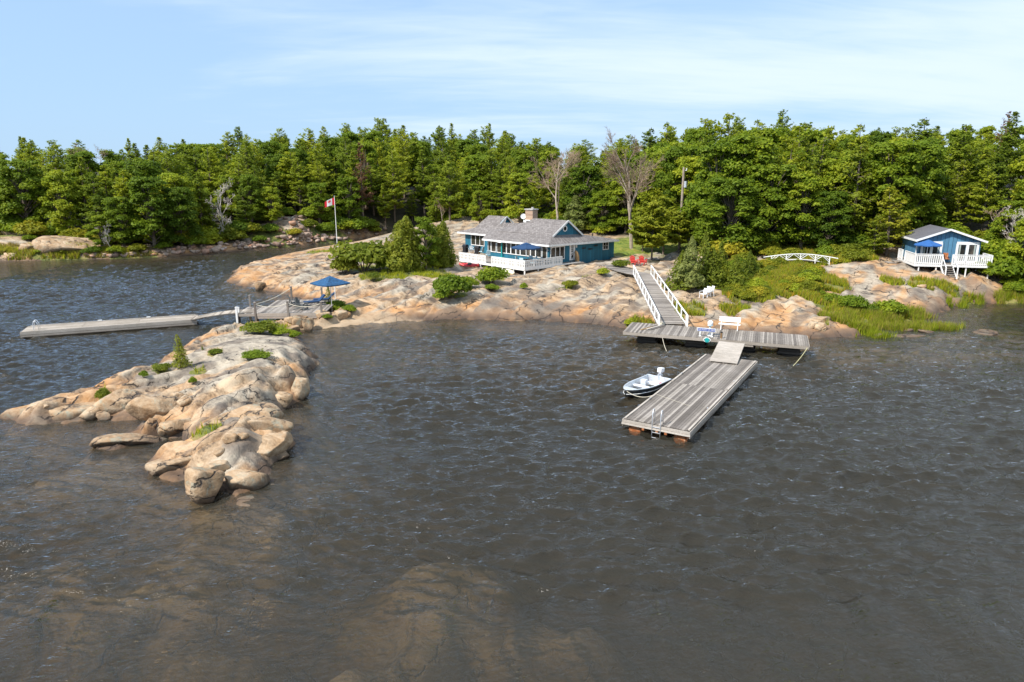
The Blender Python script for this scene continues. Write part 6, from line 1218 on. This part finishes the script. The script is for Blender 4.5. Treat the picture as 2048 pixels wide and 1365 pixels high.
# meadow bushes
MBL = []
gr3 = np.random.default_rng(9); mc = 0
for i in range(3000):
    if mc >= 95: break
    px = gr3.uniform(1440, 1860); py = gr3.uniform(500, 600)
    if not (py < 560 or px < 1640): continue
    g = G(px, py); 
    if samp(VG, g.x, g.y)[0] < .5 or math.hypot(g.x - 45.5, g.y - 73) < 6: continue
    K = SH[('meadow', 'meadow', 'leaf', 'cedar')[gr3.integers(4)]][gr3.integers(2)]; s = gr3.uniform(.35, .85) * (1.3 if py < 530 else 1)
    MBL.append((px, "behind the footbridge" if py < 525 else "before the footbridge" if py < 545 else "mid meadow" if py < 565 else "lowest meadow", "bush", K.place((g.x, g.y, g.z - .05), gr3.random() * 6.28, (s * 1.25, s * 1.25, s), "bush", "bushes in the meadow round the footbridge"))); mc += 1
number(MBL, [(1530, "left end"), (1680, "centre"), (1760, "right half"), (9999, "cabin end")], lambda n_, row, kd, z: f"{n_} meadow bush from the left, {row}, {z} of the meadow")
# far left shore bushes
FSB = []
for px, py, s in ((20, 505, .7), (78, 508, .5), (128, 508, .5), (175, 508, .7), (190, 508, .9), (235, 508, 1.0), (275, 505, 1.1), (330, 500, 1.0), (400, 492, 1.2), (440, 488, 1.2), (470, 482, 1.5), (500, 470, 1.8), (540, 466, 1.3), (590, 472, 1.1), (655, 466, 1.5), (690, 462, 1.7), (740, 458, 1.4), (60, 482, .8), (88, 472, .8), (620, 455, 1.3), (670, 450, 1.4), (520, 485, 1.0)):
    g = G(px, py); K = SH[('leaf', 'darkleaf', 'meadow')[int(px) % 3]][int(px) % 2]; FSB.append((px, "", "", K.place((g.x, g.y, g.z - .05), px * .7, (s * 1.2, s * 1.2, s), "shrub", "shrubs along the far left shore")))

number(FSB, [(160, "round the grey bluff"), (360, "below the big leafy trees"), (480, "under the silver dead tree"), (600, "beside the rusty rock pile"), (9999, "near the flagpole")], lambda n_, row, kd, z: f"{n_} rounded far-shore shrub from the left {z}")
# ------------------------------------------------------------ grass: nobody could count it
def grass(name, label, mat, spots, n, h0, h1, w=.035, seed=1, wet=False, minveg=.45):
    g = np.random.default_rng(seed); bx = []
    for px, py, z, r, axx in spots:
        c = P(px, py, z); q = int(n * r * r * axx / sum(s[3] ** 2 * s[4] for s in spots)); rr = r * np.sqrt(g.random(q)); a = g.random(q) * 6.28; bx.append(np.stack([c[0] + rr * np.cos(a) * axx, c[1] + rr * np.sin(a)], 1))
    B = np.concatenate(bx); keep = fbm(B[:, 0] * .5, B[:, 1] * .5, 3) > (.02 if wet else -.25); zz = samp(ZG, B[:, 0], B[:, 1])
    keep &= (zz > -.35) & (zz < .5) if wet else (zz > .12) & (samp(VG, B[:, 0], B[:, 1]) > minveg)
    B = B[keep]; zz = zz[keep]; k = 4; B = np.repeat(B, k, 0) + g.normal(size=(len(B) * k, 2)) * .07; zz = np.repeat(zz, k); m_ = len(B); h = g.uniform(h0, h1, m_); a = g.random(m_) * 6.28; ln = g.normal(size=(m_, 2)) * .22 * h[:, None]
    V = np.stack([np.stack([B[:, 0] - w * np.cos(a), B[:, 1] - w * np.sin(a), zz - .03], 1), np.stack([B[:, 0] + w * np.cos(a), B[:, 1] + w * np.sin(a), zz - .03], 1), np.stack([B[:, 0] + ln[:, 0], B[:, 1] + ln[:, 1], zz + h], 1)], 1).reshape(-1, 3)
    o = np_mesh(name, V, np.arange(len(V)).reshape(-1, 3), MAT[mat], tint=g.random(m_)); return tag(o, label, "grass", kind="stuff")
MS = [(px, py, z, r, 1.0) for px, py, r, z in VEG[:28]]
grass("meadow_grass", "tall green grass over the meadow between the ramp and the small cabin", 'grass', MS, 46000, .18, .55, .04, 1)
grass("dry_grass", "yellow dry grass mixed through the meadow", 'drygrass', MS, 16000, .2, .6, .035, 2)
grass("wildflowers", "small orange flower heads scattered in the meadow", 'flower', MS, 1800, .35, .65, .045, 3)
grass("reeds", "green reeds standing in the shallows on the right shore", 'grass', [(1700, 652, 0, 3.0, 2), (1780, 655, 0, 3, 1.8), (1740, 668, 0, 1.6, 1.6), (1840, 645, 0, 2.5, 1.6), (1990, 606, 0, 2.5, 2), (2048, 604, 0, 3, 1.5), (1930, 612, 0, 2.0, 2)], 15000, .35, .9, .035, 4, wet=True)
grass("dry_reeds", "pale dry stalks among the reeds on the right shore", 'drygrass', [(1700, 652, 0, 3.0, 2), (1780, 655, 0, 3, 1.8), (1840, 645, 0, 2.5, 1.6), (1990, 606, 0, 2.5, 2), (2048, 604, 0, 3, 1.5)], 6000, .35, .95, .03, 14, wet=True)
grass("islet_grass", "bright grass tufts in cracks of the near islet and bare rock", 'grass', [(px, py, z, r, 1.0) for px, py, r, z in VEG[28:]], 7000, .12, .42, .03, 5)
grass("shore_grass", "yellow green grass along the far left shore", 'drygrass', [(70, 515, .3, 2.0, 9), (260, 508, .8, 3, 3), (0, 486, 1.6, 2.5, 2)], 5500, .3, .7, .07, 6, minveg=-1)
grass("shore_reeds", "green reeds along the water of the far left shore", 'grass', [(60, 519, .1, 1.6, 9), (200, 514, .3, 2, 4)], 2600, .4, .9, .07, 7, minveg=-1)

# ------------------------------------------------------------ boulders
def boulder(name, seed, dims, mat='rock', ang=9, sub=4, rough=.06):
    g = random.Random(seed); bm = bmesh.new(); bmesh.ops.create_icosphere(bm, subdivisions=sub, radius=1.0); pl_ = []
    for k in range(ang): v = Vector((g.gauss(0, 1), g.gauss(0, 1), g.gauss(0, .8))).normalized(); pl_.append((v, g.uniform(.50, .86)))
    pl_.append((Vector((g.uniform(-.2, .2), g.uniform(-.2, .2), 1)).normalized(), g.uniform(.5, .7)))
    for v in bm.verts:
        for n_v, d in pl_:
            q = v.co.dot(n_v)
            if q > d: v.co -= n_v * (q - d) * .98
    co = np.array([v.co for v in bm.verts]); nz = gnoise(co[:, 0] * 2.1 + seed, co[:, 1] * 2.1 + co[:, 2] * 1.3) * rough * 1.6 + gnoise(co[:, 0] * 5 + co[:, 2] * 4, co[:, 1] * 5 - seed) * rough
    for v, q in zip(bm.verts, nz): v.co *= (1 + q); v.co = Vector((v.co.x * dims[0] / 2, v.co.y * dims[1] / 2, v.co.z * dims[2] / 2))
    me = bpy.data.meshes.new(name); bm.to_mesh(me); bm.free(); me.materials.append(MAT[mat]); me.polygons.foreach_set("use_smooth", [True] * len(me.polygons))
    o = bpy.data.objects.new(name, me); COL.objects.link(o); return o
BO = [(112, 486, 120, 44, 10, 'largest grey pink outcrop of the bluff on the far left shore', .8, -.2), (52, 496, 70, 24, 0, 'low grey outcrop left of the bluff on the far left shore', .8, -.15), (152, 470, 54, 26, 10, 'upper grey outcrop at the right shoulder of the bluff', .8, -.1), (35, 464, 90, 16, 0, 'long pale ledge above the yellow grass at the far left edge', .6, -.2), (14, 513, 30, 14, 0, 'orange rock at the water by the left edge', .9, 0), (160, 502, 22, 16, 0, 'pale round boulder at the right foot of the bluff', .9, 0), (104, 461, 18, 16, 0, 'small grey boulder perched behind the bluff', .9, .1),
 # centre px, centre py, width px, height px, turn, label, depth factor, lift
 (398, 978, 82, 74, 10, "large blocky boulder standing in the water at the near tip of the islet", .85, .12), (430, 942, 66, 44, 20, "pale flat-topped boulder with an orange patch behind the near tip boulder", 1.0, .1), (478, 955, 100, 62, 38, "long sloping slab right of the blocky tip boulder", .7, -.2), (342, 920, 125, 58, 14, "long rounded slab dipping into the water left of the tip boulders", .7, -.25),
 (535, 890, 95, 62, 20, "wide pale slab at the right shore of the islet tip", .9, -.1), (556, 917, 44, 22, 10, "small rounded rock at the right edge of the islet tip", .9, 0), (352, 852, 80, 50, 35, "triangular cracked slab beside the inlet of the islet", .8, -.05), (592, 775, 48, 50, 60, "rounded brown knob on the right flank of the islet", .9, -.1), (558, 800, 50, 40, 20, "dark cracked block on the right flank of the islet", .9, -.1),
 (238, 792, 140, 60, 25, "largest tilted slab on the left arm of the islet", .5, -.25), (312, 815, 110, 46, 28, "dark-edged slab above the inlet on the left arm", .45, -.1), (120, 822, 150, 44, 14, "long low ledge on the left arm of the islet", .5, -.25), (30, 830, 62, 24, 5, "flat low rock at the leftmost tip of the islet", .7, -.1), (352, 797, 30, 18, 0, "small pale round stone in the upper crack of the islet", .9, .1), (364, 812, 32, 22, 0, "small tan round stone below the pale one in the crack", .9, .05), (277, 838, 20, 14, 0, "small round stone at the head of the inlet", .9, .05),
 (170, 836, 46, 26, 50, "pointed stone under the long ledge of the left arm", .8, 0), (205, 834, 30, 20, 0, "small dark stone under the largest tilted slab", .8, 0), (432, 908, 28, 22, 0, "yellowish round stone on the long rounded slab", .9, .15), (458, 880, 30, 24, 30, "yellowish stone between the grass and the wide pale slab", .9, .12), (484, 874, 24, 18, 0, "small tan stone right of the yellowish stone", .9, .1), (520, 850, 110, 44, 22, "pale slab lying across the neck above the grass tuft", .6, -.1), (470, 820, 150, 60, 20, "broad pink-grey slab in the middle of the islet", .6, -.38), (250, 885, 130, 34, 22, "orange stained slab slipping under water left of the white pool", .5, -.2), (565, 868, 40, 24, 30, "stone at the right edge above the wide pale slab", .8, 0),
 (577, 643, 26, 16, 0, "flat stone at the left end of the boulder strip", .9, .1), (598, 646, 34, 30, 40, "pair-like upright boulder, leftmost large one of the strip", .8, .1), (615, 650, 26, 30, -20, "tallest yellow boulder of the strip", .8, .1), (585, 658, 30, 16, 0, "low boulder in front of the strip", .9, 0), (638, 632, 34, 18, 10, "flat orange boulder at the platform's right corner", .8, .1), (652, 634, 22, 14, 0, "small orange boulder near the young bush", .8, .1), (676, 634, 34, 24, 0, "pinkish boulder at the right end of the strip", .9, .05), (606, 632, 22, 10, 0, "dark flat stone under the platform edge", .9, .05), (690, 628, 20, 16, 0, "small pinkish boulder right of the strip", .9, .05), (660, 622, 20, 12, 0, "small grey boulder beside the platform's right post", .9, .1),
 (517, 573, 24, 20, 0, "lone boulder in the water off the left rock point", .9, 0), (1627, 652, 20, 18, 0, "grey block on the rock point behind the fixed dock's right end", .9, .05), (1644, 657, 24, 20, 20, "tan block next to the grey block on the rock point", .9, .0), (1847, 574, 15, 8, 0, "left pale round stone below the small cabin", .9, .05), (1866, 576, 17, 8, 0, "right pale round stone below the small cabin", .9, .05),
 (1815, 668, 26, 8, 0, "small flat rock awash off the right shore", .9, -.02), (1830, 682, 70, 12, 5, "dark long rock awash off the right shore", .6, -.05), (1856, 676, 26, 8, 0, "tan flat rock right of the dark long rock awash", .9, 0), (1757, 672, 18, 8, 0, "orange stone at the water's edge right of the fixed dock", .9, 0), (1978, 682, 40, 10, 0, "pale rock awash near the right edge", .9, -.04), (500, 1012, 80, 26, 15, "dark submerged rock right of the blocky tip boulder", .9, -.12), (90, 820, 10, 4, 0, "tiny stone on the long low ledge", .9, .2), (1640, 640, 60, 18, 15, "low tan slab on the rock point", .7, -.15)]
for i, (px, py, w, h, tr_, lb, df_, lift) in enumerate(BO):
    g = G(px, min(py + h * .42, py + 30)); d = math.hypot(g.x, g.y); wm = w * d / FPX; hm = h * d / FPX; dep = wm * df_; sinp = min(.9, (CAM_H - g.z) / d)
    hh = max(.22 * wm, min(hm * 1.15, (hm - dep * sinp * .55) * 1.15), .25) * 1.25
    o = boulder("boulder", 40 + i, (wm * 1.04, dep, hh), sub=4 if w > 60 else 3, ang=9 if h > 40 else 7, rough=.035 if w > 90 else .05)
    awash = any(k in lb for k in ("awash", "submerged")); gz = g.z
    if g.z < -.02 and not awash: q_ = P(px, min(py + h * .42, py + 30), 0); g = Vector((q_[0], q_[1], 0)); gz = 0
    o.location = (g.x, g.y + dep * .40, gz + hh * (.22 + lift) if not awash else -hh * .5 + (.08 if "submerged" in lb else .22)); o.rotation_euler = (R(random.uniform(-6, 6)), R(random.uniform(-8, 8)), R(tr_)); tag(o, lb, "boulder")
# stones of the far shore
ST = [boulder("stone", 700 + k, (1, .8, .62), 'riprap', 10, 2, .05) for k in range(7)]; used = [False] * 7; gs = np.random.default_rng(12); ns = 0
SHL = [(170, 517, 490), (260, 515, 500), (340, 512, 488), (430, 505, 482), (500, 499, 478), (560, 494, 470), (640, 486, 466), (700, 479, 463), (770, 470, 456)]
while ns < 285:
    if gs.random() < .80: px = gs.uniform(170, 770) if gs.random() < .7 else gs.uniform(380, 660); yb = np.interp(px, [a[0] for a in SHL], [a[1] for a in SHL]); py = yb - 1 - gs.random() ** 1.4 * (15 if px > 280 else 7)
    else: px = gs.normal(598, 22); py = gs.uniform(430, 480)
    g = G(px, py); k = gs.integers(7); s = gs.uniform(.5, 1.25) * (1.5 if gs.random() < .12 else 1)
    if g.z < -.1: continue
    if used[k]: o = ST[k].copy(); COL.objects.link(o)
    else: o = ST[k]; used[k] = True
    o.location = (g.x, g.y, g.z + .12 * s); o.rotation_euler = (gs.uniform(-.3, .3), gs.uniform(-.3, .3), gs.random() * 6.28); o.scale = (s, s, s); tag(o, "broken rust and grey stone piled along the far left shore", "stone", "stones of the far left shore"); ns += 1
# white foam-like pool patch and seep ledges stay in the rock itself
